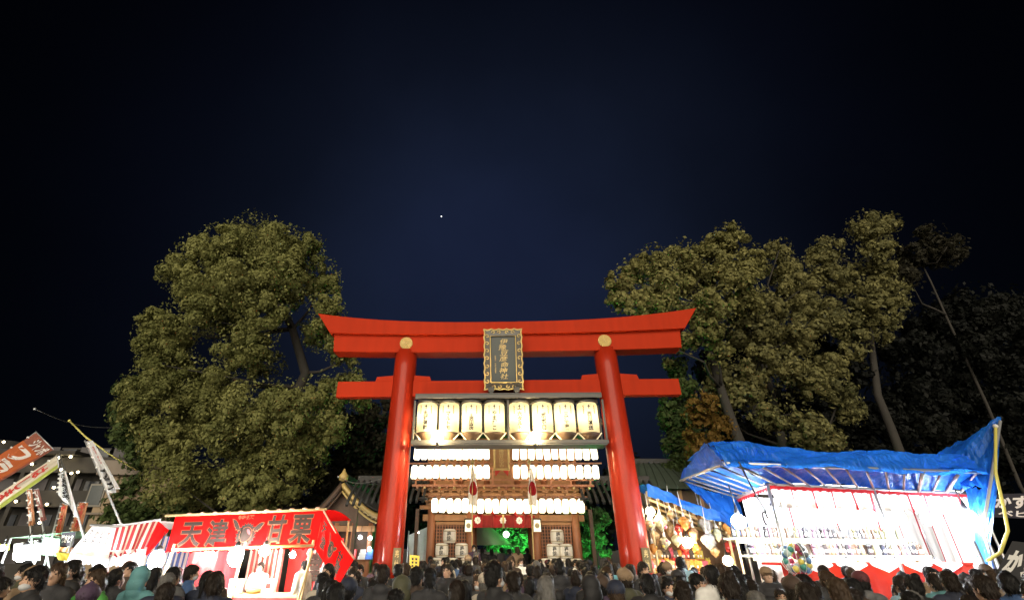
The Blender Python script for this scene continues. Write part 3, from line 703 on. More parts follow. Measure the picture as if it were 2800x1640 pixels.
tree('shade_tree', 'dusky tree filling the gap between camphor tree and left pillar', 33, (1000, 1420),
     [(960, 1180, 55), (1010, 1140, 45), (1020, 1220, 50), (950, 1260, 60), (1040, 1290, 50), (900, 1320, 60), (840, 1380, 50), (980, 1340, 60), (760, 1400, 50), (640, 1410, 50), (560, 1410, 45), (930, 1400, 50), (1060, 1380, 40), (1075, 1120, 40), (700, 1390, 50)], M_dim, 0.15, 900, [(990, 1400), (985, 1250), (1000, 1150)], 0.3, 2)
tree('oak_tree', 'broad olive tree rising behind the right end of torii', 26.5, (1990, 1420),
     [(1695, 770, 38), (1740, 745, 42), (1690, 825, 30), (1745, 830, 42), (1790, 720, 46), (1805, 800, 56), (1850, 790, 50), (1870, 705, 46), (1930, 735, 60), (1990, 655, 42), (1960, 690, 45), (2005, 765, 62),
      (1955, 835, 52), (1905, 860, 40), (2055, 705, 34), (1930, 900, 42), (1830, 880, 36), (1815, 940, 22), (1790, 935, 16), (1880, 930, 30), (2040, 830, 38), (1960, 960, 34)],
     M_oak, 0.115, 1900, [(2060, 1300), (2030, 1230), (2005, 1165), (1970, 1060), (1930, 930), (1900, 800)], 0.40, 2.2, 0.55, nclump=18, clump=.33)
tree('spreading_oak', 'wide brown olive tree with leaning trunk above the blue tarpaulin', 28.5, (2130, 1420),
     [(2130, 685, 30), (2145, 745, 48), (2185, 795, 52), (2095, 840, 48), (2060, 895, 58), (2120, 935, 62), (2190, 905, 50), (2240, 850, 42), (2150, 1000, 52), (2075, 990, 50), (2000, 1045, 52), (2050, 1085, 60), (1965, 1085, 46),
      (2200, 1040, 54), (2265, 1010, 42), (2300, 1075, 42), (2190, 1165, 52), (2245, 1195, 46), (2285, 1215, 34), (2110, 1140, 44), (2320, 1120, 36)],
     M_oak2, 0.115, 1800, [(2150, 1330), (2140, 1220), (2110, 1080), (2080, 960), (2110, 840)], 0.36, 2.4, 0.6, nclump=18, clump=.33)
tree('autumn_tree', 'small orange leaved tree at the left corner of blue tarpaulin', 25, (1960, 1420),
     [(1925, 1105, 34), (1905, 1140, 30), (1900, 1195, 26), (1935, 1215, 32), (1965, 1165, 38), (1895, 1235, 22), (1950, 1250, 26)], M_orange, 0.12, 1800, [(1970, 1330), (1950, 1220), (1930, 1140)], 0.18, 1.0, nclump=14, clump=.34)
tree('tall_oak', 'tall olive tree with pale upper clumps behind blue tarpaulin', 30.5, (2420, 1420),
     [(2250, 725, 46), (2295, 765, 42), (2260, 690, 40), (2370, 625, 44), (2420, 615, 32), (2400, 690, 44), (2380, 760, 54), (2320, 850, 46), (2400, 835, 52), (2445, 800, 36), (2345, 905, 44), (2280, 885, 44), (2335, 960, 30), (2200, 850, 34), (2430, 880, 30)],
     M_oak2, 0.12, 1500, [(2480, 1290), (2440, 1180), (2400, 1080), (2385, 960), (2375, 860), (2380, 740)], 0.32, 2.0, 0.55, nclump=18, clump=.33)
tree('sparse_pine', 'thin dim tree with long bare trunks at far right', 34, (2740, 1330),
     [(2500, 705, 38), (2560, 695, 38), (2592, 672, 34), (2620, 692, 22), (2485, 760, 30), (2540, 640, 30), (2450, 730, 26)], M_dim, 0.16, 700, [(2790, 1330), (2700, 1110), (2640, 980), (2585, 860), (2545, 770), (2520, 720)], 0.13, 1.5, 0.2)
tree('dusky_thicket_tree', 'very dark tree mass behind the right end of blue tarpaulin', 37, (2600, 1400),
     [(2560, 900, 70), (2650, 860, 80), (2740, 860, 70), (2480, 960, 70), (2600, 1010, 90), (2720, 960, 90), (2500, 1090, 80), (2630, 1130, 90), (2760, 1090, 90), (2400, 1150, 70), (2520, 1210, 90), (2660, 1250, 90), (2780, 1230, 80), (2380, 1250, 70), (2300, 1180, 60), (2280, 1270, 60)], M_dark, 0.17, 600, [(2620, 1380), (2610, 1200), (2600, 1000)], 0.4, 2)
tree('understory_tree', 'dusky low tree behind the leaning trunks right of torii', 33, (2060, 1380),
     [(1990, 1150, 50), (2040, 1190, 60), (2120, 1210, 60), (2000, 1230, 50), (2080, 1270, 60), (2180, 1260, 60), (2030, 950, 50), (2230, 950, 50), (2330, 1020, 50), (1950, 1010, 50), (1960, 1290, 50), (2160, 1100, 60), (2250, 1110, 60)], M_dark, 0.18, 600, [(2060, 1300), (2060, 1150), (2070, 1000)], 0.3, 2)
tree('slim_green_tree', 'slim deep green tree just right of the torii right pillar', 29, (1850, 1400),
     [(1855, 1005, 28), (1870, 1060, 36), (1840, 1110, 34), (1825, 1140, 24), (1865, 1160, 42), (1850, 1215, 40), (1880, 1270, 44), (1850, 1290, 36), (1890, 1190, 36)], M_green, 0.13, 1500, [(1860, 1330), (1860, 1200), (1860, 1060)], 0.2, 1.2)
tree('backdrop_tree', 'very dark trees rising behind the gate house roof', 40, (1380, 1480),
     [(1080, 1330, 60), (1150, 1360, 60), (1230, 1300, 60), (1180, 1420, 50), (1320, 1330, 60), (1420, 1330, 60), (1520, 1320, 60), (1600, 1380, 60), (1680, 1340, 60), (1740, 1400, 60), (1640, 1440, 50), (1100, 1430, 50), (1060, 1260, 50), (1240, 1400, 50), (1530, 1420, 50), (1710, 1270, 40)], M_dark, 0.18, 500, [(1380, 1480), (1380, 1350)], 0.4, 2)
# trees in the inner court, lit green by a coloured lamp
tree('court_tree', 'bright green lit tree seen through the gate house passage', 36, (1420, 1520),
     [(1380, 1440, 24), (1410, 1450, 26), (1440, 1455, 26), (1400, 1480, 26), (1430, 1490, 28), (1350, 1435, 24), (1460, 1490, 22), (1365, 1405, 24), (1410, 1405, 26), (1450, 1415, 26), (1320, 1430, 24), (1300, 1460, 24), (1340, 1465, 24), (1370, 1480, 24)], M_court, 0.10, 2000, [(1420, 1510), (1420, 1450)], 0.15, 1.0, group='green lit trees in the court')
tree('court_shrub_tree', 'green lit leafy tree beside the right end of gate house', 27, (1620, 1540),
     [(1600, 1420, 18), (1625, 1440, 22), (1650, 1420, 18), (1610, 1470, 22), (1640, 1480, 24), (1600, 1505, 18), (1655, 1510, 16), (1635, 1400, 16)], M_court, 0.10, 2200, [(1625, 1530), (1625, 1440)], 0.12, .6, group='green lit trees in the court')
for k, (px, py, Y, es) in enumerate(((1420, 1512, 33.0, 800), (1640, 1530, 24.6, 220))):
    p = at(px, py, Y); p.z = max(p.z, 0.9)
    gl = thing('green_floodlight', ['green floodlight under the tree inside the court', 'green floodlight beside the right end of gate house'][k], 'floodlight', (p.x, p.y, 0), 0, 'green floodlights')
    MB().ball((0, 0, 1.0), (0.16, 0.10, 0.12)).build('lens', bulb_mat('green_lens', (0.10, 1.0, 0.22), es), gl)
    MB().box((0, -0.20, 0.98), (0.34, 0.10, 0.28)).build('housing', M_black, gl, 0.01)
    MB().tube([(0, -0.16, 0), (0, -0.16, 0.85)], 0.03, 8).build('post', M_black, gl)

# ------------------------------------------------------------------ halls beside the gate
hall = thing('side_hall', 'dark timber side hall with gilded curved gable left of gate house', 'hall')
ax = at(938, 1318, 25.0); hall.location = (ax.x, 25.0, 0); z0 = ax.z
rx = at(1040, 1405, 25.0).x - ax.x; zr_ = at(1040, 1405, 25).z; lx_ = at(800, 1440, 25.0).x - ax.x; zl_ = at(800, 1440, 25).z
def gable(s, y, off=0.0):
    pts = []
    for i in range(11):
        t = i / 10; xe, ze = (rx, zr_) if s > 0 else (lx_, zl_)
        pts.append(Vector((xe * t, y, z0 + (ze - z0) * (1 - (1 - t) ** 1.55) + off)))
    return pts
for s in (-1, 1):
    rfm = MB(); a, b = gable(s, 0.0), gable(s, 6.0); a2, b2 = gable(s, 0.0, .10), gable(s, 6.0, .10)
    rfm.grid(lambda u, v: a2[int(round(u * 10))].lerp(b2[int(round(u * 10))], v), 10, 4); rfm.grid(lambda u, v: a[int(round(u * 10))].lerp(b[int(round(u * 10))], v), 10, 4)
    rfm.build('roof_slope', M_tile, hall)
    for k in range(14):
        rbm = MB().tube([p + Vector((0, 0.1 + k * 0.44, 0.13)) for p in gable(s, 0)], 0.06, 6).build('roll_tile', M_tile, hall)
    e = gable(s, -0.08, -0.10); mb = MB()
    for q, (w_, z_) in enumerate(((0.20, 0.0), )):
        mb.tube([p for p in e], [0.13] * 11, 4)
    mb.build('bargeboard', M_goldpaint if s > 0 else M_wood3, hall)
    MB().tube([p + Vector((0, 0.1, -0.30)) for p in e], 0.05, 6).build('inner_bargeboard', M_goldpaint if s > 0 else M_wood3, hall)
for k in range(9):
    p = gable(1, -0.02, -0.22)[k + 1]; MB().box((p.x, 0.12, p.z - 0.02), (0.10, 0.25, 0.10)).build('purlin_end', M_goldpaint, hall)
MB().box((0, 3, z0 + 0.22), (0.35, 6.2, 0.36)).build('ridge', M_tile, hall, 0.03)
MB().lathe([(0.02, 0), (0.22, 0.08), (0.24, 0.28), (0.12, 0.42), (0.03, 0.62)], (0, 0.0, z0 + 0.02), 12).build('ridge_ornament', M_goldpaint, hall)
MB().prism([(lx_ * .9, 2.9), (rx * .85, 2.9), (rx * .75, zr_ + .15), (0, z0 - .3), (lx_ * .75, zl_ + .2)], 0.5, 0.6).build('gable_wall', M_wood3, hall)
MB().box(((lx_ * .8 + rx * .8) / 2, 3.2, 1.45), ((rx - lx_) * .75, 4.6, 2.9)).build('inner_wall', M_wood3, hall)
for k in range(5):
    x = lx_ * .85 + (rx - lx_) * .80 * k / 4; MB().tube([(x, 0.55, 0), (x, 0.55, 3.0)], 0.12, 10).build('post', M_wood2, hall)
MB().box(((lx_ + rx) / 2, 0.5, 2.75), ((rx - lx_) * .86, 0.2, 0.25)).build('beam', M_wood, hall)
MB().box(((lx_ + rx) / 2, 0.75, 1.0), ((rx - lx_) * .8, 0.08, 0.9)).build('counter', M_wood, hall)
M_shop = bulb_mat('cool_bulb', (0.85, 0.95, 1.0), 9.0)
for k, (px, py) in enumerate(((968, 1460), (985, 1468), (1012, 1470), (960, 1510), (1010, 1500))):
    p = at(px, py, 25.2)
    b = thing('hall_bulb', f'small cool white bulb under the side hall eaves, {ordn[k]} from left', 'bulb', p, 0, 'bulbs under the side hall eaves')
    MB().ball((0, 0, 0), 0.09).build('globe', M_shop, b); MB().tube([(0, 0, 0.08), (0, 0.2, 0.5)], 0.012, 5).build('cord', M_black, b)
for i, (px, c) in enumerate(((940, (.5, .5, .55)), (965, (.55, .05, .05)), (990, (.6, .6, .6)), (1010, (.08, .2, .6)))):
    p = at(px, 1516, 25.4)
    d = thing('charm_display', ['grey stack of charm boxes on the side hall counter', 'red stack of charm boxes on the side hall counter', 'white stack of charm boxes on the side hall counter', 'blue stack of charm boxes on the side hall counter'][i], 'boxes', (p.x, p.y, 1.45), 0)
    for j in range(3): MB().box((0.02 * j, 0, 0.07 + 0.14 * j), (0.34 - .05 * j, 0.2, 0.135)).build('box', mat(f'charm_{i}', c), d, 0.006)
# corridor roofs that join the gate house on both sides
for s in (-1, 1):
    wg = thing('corridor_roof', f'dark tiled corridor wing on the {"left" if s < 0 else "right"} side of gate house', 'corridor', Vector(GO) + Matrix.Rotation(GR, 3, 'Z') @ Vector((s * 3.35, 0.4, 0)), GR)
    def wfn(u, v, s=s): return Vector((s * 3.2 * u, -1.25 + 1.5 * v, 3.35 + 1.15 * v ** 0.8 + 0.15 * (1 - u) * (1 - v)))
    MB().grid(lambda u, v: wfn(u, v), 8, 8).grid(lambda u, v: wfn(u, v) + Vector((0, 0, -.12)), 8, 8).build('roof', M_tile, wg)
    for k in range(13): MB().tube([wfn(k / 12, v / 6) + Vector((0, 0, .05)) for v in range(7)], 0.065, 7).build('roll_tile', M_tile, wg)
    MB().box((s * 1.6, 0.35, 4.6), (3.3, 0.3, 0.35)).build('ridge', M_tile, wg, 0.03)
    MB().lathe([(0.19, 0), (0.19, 0.1), (0.10, 0.12)], n=18).build('end_tile', M_tile, wg).location = (0.0, -1.2, 3.62)
    wg.children[-1].rotation_euler = (R(90), 0, 0)
    for k in range(3): MB().box((s * (0.25 + 1.3 * k), -0.9, 1.65), (0.14, 0.14, 3.3)).build('post', M_wood3, wg)
rh = thing('right_hall', 'low dark hall with greenish hipped roof right of the torii', 'hall')
p0 = at(1745, 1335, 27); p1 = at(1925, 1335, 27); rh.location = (p0.x, 27, 0); W_ = p1.x - p0.x + 2.5
ze = p0.z; zr2 = at(1850, 1262, 29).z
def rhf(u, v): return Vector((-.6 + (W_) * u + (1 - 2 * u) * 1.3 * v, 2.6 * v, ze + (zr2 - ze) * (1 - (1 - v) ** 1.4) + 0.25 * abs(2 * u - 1) ** 4 * (1 - v)))
MB().grid(rhf, 16, 8).grid(lambda u, v: rhf(0, v) + Vector((0, (5.2 - 5.2 * v) * u, 0)), 6, 8).build('roof', M_copper, rh)
for k in range(12): MB().tube([rhf((k + .5) / 12, v / 6) + Vector((0, 0, .04)) for v in range(7)], 0.05, 6).build('roof_batten', M_copper, rh)
MB().box((W_ / 2 - .6, 2.6, zr2 + .1), (W_ - 2.6, 0.3, 0.3)).build('ridge', M_tile, rh, 0.02)
MB().box((W_ / 2 - .6, 2.2, ze / 2), (W_ - 1.6, 3.0, ze)).build('wall', M_wood3, rh)
for k in range(5): MB().box((0.2 + (W_ - 1.6) * k / 4, 0.62, ze / 2), (0.18, 0.18, ze)).build('post', M_wood, rh)
# tent in the inner court
ct = thing('court_tent', 'beige sloped tent roof seen through the gate house passage', 'tent')
tp = [at(1303, 1445, 29), at(1340, 1445, 31), at(1398, 1492, 31), at(1303, 1500, 29)]
fnc = sheet(at(1300, 1440, 29), at(1345, 1442, 32), at(1400, 1488, 32), at(1303, 1490, 28.5), 0.03, 3)
MB().grid(lambda u, v: fnc(u, v), 12, 6).build('roof_sheet', mat('beige_canvas', (0.42, 0.36, 0.24), rough=.8, trans=.3), ct)
for px, py, Y in ((1304, 1495, 28.5), (1398, 1490, 32)):
    p = at(px, py, Y); MB().tube([(p.x, p.y, 0), p], 0.03, 6).build('pole', M_pipe, ct)
p = at(1330, 1498, 29.0); MB().box((p.x, p.y, 0.9), (1.3, 0.04, 1.7)).build('side_sheet', mat('pale_canvas', (0.5, 0.48, 0.42), rough=.8), ct)
p = at(1384, 1460, 30)
bl = thing('court_lamp', 'round white lamp hanging in the passage before green trees', 'lamp', p)
MB().ball((0, 0, 0), 0.17).build('globe', bulb_mat('court_globe', (.9, 1, .95), 3), bl); MB().tube([(0, 0, .15), (0, 0, 1.6)], 0.01, 5).build('cord', M_black, bl)

# white tent lit from within, left of the gate house
wt = thing('white_tent', 'bright white tent side left of the gate house pillars', 'tent', (at(1140, 1480, 25.5).x, 25.5, 0))
fnw = sheet(*[at(px, py, Y) - wt.location for px, py, Y in ((1118, 1462, 25.6), (1168, 1440, 26.2), (1172, 1560, 26.2), (1118, 1560, 25.6))], 0.02, 3)
MB().grid(lambda u, v: fnw(u, v), 16, 8).build('side_sheet', mat('white_canvas', (0.75, 0.76, 0.76), rough=.8, trans=.4), wt)
for px in (1118, 1170): p = at(px, 1450, 25.6) - wt.location; MB().tube([(p.x, p.y, 0), p], .03, 6).build('pole', M_pipe, wt)
b = thing('tent_bulb', 'cool bulb before the white tent left of gate house', 'bulb', at(1140, 1455, 24.6)); MB().ball((0, 0, 0), .08).build('globe', bulb_mat('tent_globe', (.85, .96, 1), 30), b); MB().tube([(0, 0, .07), (0, 0, .8)], .01, 5).build('cord', M_black, b)

# ------------------------------------------------------------------ buildings at the left
apt = thing('apartment_block', 'dim grey apartment block with open corridors at far left', 'building', (-31, 33, 0), 0); apt.scale = (1, 1, .88)
M_conc = mat('dim_concrete', (0.020, 0.0185, 0.017), rough=.9, var=.2, scale=1.5)
M_conc2 = mat('dim_parapet', (0.034, 0.031, 0.028), rough=.9, var=.2, scale=1.5)
MB().box((0.0, 4.0, 4.1), (17.0, 6.0, 8.2)).build('wall', M_conc, apt)
for k in range(4):
    MB().box((0.0, -0.1, 0.55 + 2.35 * k), (17.0, 0.12, 1.05)).build('parapet', M_conc2, apt)
    MB().box((0.0, 0.45, 0.02 + 2.35 * k), (17.0, 1.2, 0.12)).build('corridor_slab', M_conc2, apt)
    for j in range(7):
        d = MB().box((-7 + 2.3 * j, 0.97, 1.05 + 2.35 * k), (0.85, 0.06, 1.9)).build('door', mat('dim_door', (.05, .045, .05)), apt)
        MB().box((-7 + 2.3 * j + 1.15, 0.97, 1.45 + 2.35 * k), (0.9, 0.06, 0.8)).build('window', mat('dim_glass', (.03, .035, .045), rough=.2), apt)
for j in range(6): MB().box((-8.4 + 3.36 * j, 0.0, 4.0), (0.25, 0.25, 8.0)).build('pier', M_conc2, apt)
MB().box((-1.5, 3.0, 8.3), (13.6, 8.0, 0.25)).build('roof_slab', M_conc2, apt)
MB().box((3.0, 4.5, 8.7), (3.2, 3.0, 1.0)).box((3.0, 4.5, 9.3), (3.6, 3.4, 0.15)).build('stair_head', M_conc2, apt)
MB().tube([(-3, 3, 8.4), (-3, 3, 9.8)], 1.1, 16).build('water_tank', M_conc2, apt)
M_star = bulb_mat('corridor_bulb', (1.0, 0.80, 0.45), 10.0)
for k, (px, py) in enumerate(((10, 1208), (87, 1268), (162, 1250), (193, 1248), (167, 1283), (195, 1293), (213, 1290), (147, 1332), (43, 1370), (128, 1378), (108, 1428))):
    p = at(px, py, 32.6)
    ps = ['above the orange flag', 'between the orange flag and lime banner', 'at the tip of lime banner', 'right of the lime banner tip', 'below the lime banner tip', 'left of a close pair by the tan building', 'right one of a close pair by the tan building', 'left of the white black lettered flag', 'above the pair of drooping flags', 'right of the drooping flags', 'lowest above the bright stalls'][k]
    b = thing('corridor_lamp', f'small warm corridor lamp {ps}', 'lamp', p, 0, 'lamps along the apartment corridors')
    MB().ball((0, 0, 0), 0.07, 8, 6).build('globe', M_star, b); MB().box((0, 0.12, 0.04), (0.14, 0.12, 0.10)).build('bracket', M_black, b)
tan = thing('tan_house', 'tan rendered house with dark window behind white nobori flag', 'house')
q0 = at(228, 1440, 30); q1 = at(385, 1440, 30); tan.location = (q0.x, 30, 0); W_ = q1.x - q0.x + 1.5; zt4 = at(300, 1258, 30).z
M_tan = mat('tan_render', (0.25, 0.19, 0.125), rough=.9, var=.12, scale=2)
M_tan2 = mat('grey_render', (0.18, 0.15, 0.125), rough=.9, var=.12, scale=2)
MB().box((W_ / 2, 3, zt4 / 2 - .4), (W_, 5.6, zt4 - .8)).build('wall', M_tan, tan, 0.02)
MB().box((W_ / 2, 2.95, zt4 - .42), (W_ + .5, 6.2, 0.84)).build('roof_band', M_tan2, tan, 0.03)
MB().box((W_ / 2, 0.1, zt4 * .55), (W_ + .2, .35, 0.10)).build('ledge', M_tan2, tan)
MB().box((W_ * .62, 0.12, zt4 * .30), (W_ * .7, .3, 0.10)).build('ledge', M_tan2, tan)
wz = at(243, 1352, 30).z; wx = at(245, 1352, 30).x - q0.x
w1 = MB().box((wx + .25, 0.17, wz), (0.95, 0.08, 1.25)).build('window', mat('window_frame', (.16, .15, .13)), tan)
MB().box((wx + .25, 0.12, wz), (0.75, 0.04, 1.05)).build('pane', mat('dark_pane', (.03, .04, .045), rough=.15), w1)
for k in range(3):
    w1 = MB().box((wx + 1.6 + 1.3 * k, 0.17, wz - 2.4), (0.9, 0.08, 1.0)).build('window', mat('window_frame', (.16, .15, .13)), tan)
    MB().box((wx + 1.6 + 1.3 * k, 0.12, wz - 2.4), (0.7, 0.04, 0.8)).build('pane', mat('dark_pane', (.03, .04, .045), rough=.15), w1)
for k, (a_, b_, lb) in enumerate(((at(925, 1303, 24.5), at(1062, 1302, 16.5), 'thin overhead wire between side hall and left torii pillar'), (at(95, 1118, 18), at(318, 1168, 24), 'thin overhead wire crossing dark sky left of the camphor tree'))):
    wr = thing('overhead_wire', lb, 'wire', a_, 0, 'overhead wires'); d_ = b_ - a_
    MB().tube([d_ * t - Vector((0, 0, .25 * sin(pi * t))) for t in [i / 10 for i in range(11)]], .012, 5).build('line', mat('grey_wire', (.20, .20, .20)), wr); MB().ball((0, 0, 0), .05, 8, 5).build('insulator', M_pipe if 'M_pipe' in globals() else M_black, wr)
# bright star above the torii
sp = ray(1207, 592).normalized() * 1200 + Vector((0, 0, CAMZ))
st = MB().ball((0, 0, 0), 1.5, 8, 6).build('star', bulb_mat('starlight', (.9, .95, 1), 0.6)); st.location = sp
tag(st, 'single bright star in the dark sky above the torii', 'star')
# ------------------------------------------------------------------ red chestnut stall
M_stallred = mat('stall_red_cloth', (0.80, 0.008, 0.008), rough=.85, var=.10, scale=3, trans=.45, bump=.35, bscale=7, spec=.08)
M_stallred2 = mat('stall_red_cloth_faded', (0.50, 0.05, 0.06), rough=.75, var=.12, scale=2, trans=.45)
M_letter = mat('dark_brown_print', (0.045, 0.026, 0.020), rough=.8, var=.1)
M_letterrim = mat('tan_print', (0.42, 0.12, 0.06), rough=.8, var=.1)
M_white = mat('white_cloth', (0.80, 0.79, 0.77), rough=.8, var=.05, trans=.35)
M_bamboo = mat('pale_timber_pole', (0.55, 0.42, 0.22), rough=.6, var=.2, scale=6)
M_tblred = mat('red_table_cloth', (0.52, 0.03, 0.03), rough=.8, var=.15)
def stripes(name, c1, c2, freq, axis=0, duty=.5):
    m = bpy.data.materials.new(name); m.use_nodes = True; t = m.node_tree; b = t.nodes['Principled BSDF']; b.inputs['Roughness'].default_value = .8
    a = t.nodes.new('ShaderNodeAttribute'); a.attribute_name = 'cloth_uv'; s_ = t.nodes.new('ShaderNodeSeparateXYZ')
    t.links.new(a.outputs['Vector'], s_.inputs[0])
    mm = t.nodes.new('ShaderNodeMath'); mm.operation = 'MULTIPLY'; mm.inputs[1].default_value = freq; t.links.new(s_.outputs[axis], mm.inputs[0])
    fr_ = t.nodes.new('ShaderNodeMath'); fr_.operation = 'FRACT'; t.links.new(mm.outputs[0], fr_.inputs[0])
    gt = t.nodes.new('ShaderNodeMath'); gt.operation = 'GREATER_THAN'; gt.inputs[1].default_value = duty; t.links.new(fr_.outputs[0], gt.inputs[0])
    mx = t.nodes.new('ShaderNodeMix'); mx.data_type = 'RGBA'; mx.inputs[6].default_value = (*c1, 1); mx.inputs[7].default_value = (*c2, 1)
    t.links.new(gt.outputs[0], mx.inputs[0]); t.links.new(mx.outputs[2], b.inputs['Base Color'])
    tr = t.nodes.new('ShaderNodeBsdfTranslucent'); t.links.new(mx.outputs[2], tr.inputs[0]); ms = t.nodes.new('ShaderNodeMixShader'); ms.inputs[0].default_value = .35
    t.links.new(b.outputs[0], ms.inputs[1]); t.links.new(tr.outputs[0], ms.inputs[2]); t.links.new(ms.outputs[0], t.nodes['Material Output'].inputs[0])
    return m
def cloth(fn, nu, nv, name, m, parent, scallop=0, depth=.0):
    """sheet mesh carrying its own u,v as an attribute; optional scalloped hem"""
    def g(u, v):
        p = fn(u, v)
        if scallop and v > .99: p = p + Vector((0, 0, depth * abs(sin(u * pi * scallop))))
        return p
    mb = MB().grid(g, nu, nv); me = mb.mesh(name, m)
    a = me.attributes.new('cloth_uv', 'FLOAT_VECTOR', 'POINT')
    a.data.foreach_set('vector', [c for j in range(nv + 1) for i in range(nu + 1) for c in (i / nu, j / nv, 0.0)])
    return place(me, name, parent)
def lamp(px, py, Y, r, col, es, label, group=None, name='stall_lamp', cord=.35, squash=1.0):
    p = at(px, py, Y); o = thing(name, label, 'lamp', p, 0, group)
    MB().ball((0, 0, 0), (r, r, r * squash), 14, 10).build('bulb', bulb_mat(f'bulb_{px}_{py}', col, es), o)
    MB().lathe([(r * .42, r * .80 * squash), (r * .40, r * squash + .05), (.02, r * squash + .09)], n=12).build('socket', M_black, o)
    MB().tube([(0, 0, r * squash + .08), (0, 0.03, r * squash + cord)], .012, 5).build('cord', M_black, o)
    return o

YS = 12.2
A, B, C, D = at(480, 1412, YS + .25), at(884, 1394, YS + .25), at(862, 1502, YS - .25), at(452, 1514, YS - .25)
rs = thing('chestnut_stall', 'red canopied roasted chestnut stall left of the torii', 'stall', (A.x, YS, 0))
def rel(o): 
    v = Vector(o.location); return lambda p: Vector(p) - v
q = rel(rs)
fA = sheet(q(A), q(B), q(C), q(D), .014, 4, .4)
pn = cloth(fA, 60, 14, 'front_panel', M_stallred, rs, 24, .05)
for tx, u0, u1, v0, v1 in (('天', .06, .215, .17, .86), ('津', .235, .385, .13, .88), ('甘', .64, .775, .08, .84), ('栗', .80, .955, .09, .86)):
    text_on(fA, tx, u0, u1, v0, v1, 'lettering_outline', M_letterrim, pn, .045, False, .012)
    text_on(fA, tx, u0 + .006, u1 - .006, v0 + .02, v1 - .02, 'lettering', M_letter, pn, .028, False, .020)
text_on(fA, '特撰', .43, .54, .05, .17, 'small_lettering', M_letterrim, pn, .02, False, .012)
def chestnut(fn, parent, uc, vc, su, sv):
    bur = []
    for k in range(44):
        t = pi * 2 * k / 44; r_ = 1.0 if k % 2 else .80
        bur.append((uc + su * r_ * cos(t), vc + sv * (r_ * sin(t))))
    poly_on(fn, bur, 'burr', M_letter, parent, .012)
    poly_on(fn, [(uc + su * .60 * cos(t), vc - sv * .05 + sv * .57 * sin(t)) for t in [k * 2 * pi / 28 for k in range(28)]], 'nut_outline', M_letterrim, parent, .016)
    poly_on(fn, [(uc + su * .56 * cos(t), vc - sv * .05 + sv * .53 * sin(t)) for t in [k * 2 * pi / 28 for k in range(28)]], 'nut', M_letter, parent, .020)
    poly_on(fn, [(uc + su * .20 * cos(t) + su * .26, vc - sv * .22 + sv * .16 * sin(t) + sv * .14 * cos(t)) for t in [k * 2 * pi / 16 for k in range(16)]], 'nut_shine', mat('rose_print', (.40, .09, .10), var=.1), parent, .024)
    for s, dv_ in ((-1, -.95), (1, -.55)):
        lf = [(uc + s * su * (.55 + 1.05 * t), vc + sv * (dv_ * t + .34 * sin(pi * t) * (1 + .25 * sin(t * 30))) - sv * .35) for t in [i / 14 for i in range(15)]]
        lf += [(uc + s * su * (.55 + 1.05 * t), vc + sv * (dv_ * t - .26 * sin(pi * t)) - sv * .35) for t in reversed([i / 14 for i in range(1, 14)])]
        poly_on(fn, lf, 'leaf_print', M_letterrim, parent, .012)
        poly_on(fn, [(u * .82 + .18 * (uc + s * su * 1.05), v * .82 + .18 * (vc + sv * (dv_ * .5 - .35))) for u, v in lf], 'leaf_print', M_letter, parent, .016)
chestnut(fA, pn, .508, .60, .072, .36)
E_, G_ = at(969, 1527, YS - .9), at(924, 1606, YS - 1.1)
fS = sheet(q(B) + Vector((.02, 0, 0)), q(E_), q(G_), q(C) + Vector((.02, 0, 0)), .02, 2, 1.0)
sp_ = cloth(fS, 24, 14, 'side_flap', M_stallred, rs)
for tx, u0, u1, v0, v1 in (('天', .06, .20, .20, .52), ('津', .10, .26, .50, .86), ('甘', .66, .80, .26, .58), ('栗', .68, .84, .56, .92)):
    text_on(fS, tx, u0, u1, v0, v1, 'lettering', M_letter, sp_, .03, False, .014)
chestnut(fS, sp_, .46, .55, .10, .24)
MB().tube([q(B), (q(B) + q(E_)) / 2 + Vector((0, 0, -.05)), q(E_)], .022, 6).build('flap_hem', mat('pale_rope', (.6, .35, .25)), sp_)
rp = [q(A), q(B)]; back = Vector((0.1, 2.6, -.10))
MB().grid(lambda u, v: (rp[0].lerp(rp[1], u)) + back * v + Vector((0, 0, .10 * sin(pi * v))), 12, 6).build('roof_sheet', M_stallred, rs)
MB().tube([rp[0] + Vector((-.25, 0, .02)), rp[1] + Vector((.08, 0, .02))], .03, 8).build('ridge_pole', M_bamboo, rs)
for k in range(11):      # knotted ties along the ridge
    p = rp[0].lerp(rp[1], .09 + k * .087); MB().ball(p + Vector((0, 0, .045)), (.07, .04, .035), 8, 5).build('tie_knot', mat('pale_rope', (.6, .35, .25)), rs)
MB().tube([q(D) + Vector((.1, .05, .08)), q(C) + Vector((-.05, .05, .08))], .035, 8).build('eave_pole', M_bamboo, rs)
for u in (.02, .50, .96):
    p = (q(D).lerp(q(C), u)); MB().tube([(p.x - .12, p.y + .06, -.0), (p.x + .05, p.y + .06, p.z + .2)], .03, 8).build('front_post', M_bamboo, rs)
for u in (.02, .98):
    p = rp[0].lerp(rp[1], u) + back; MB().tube([(p.x, p.y, 0), p], .03, 8).build('rear_post', M_bamboo, rs)
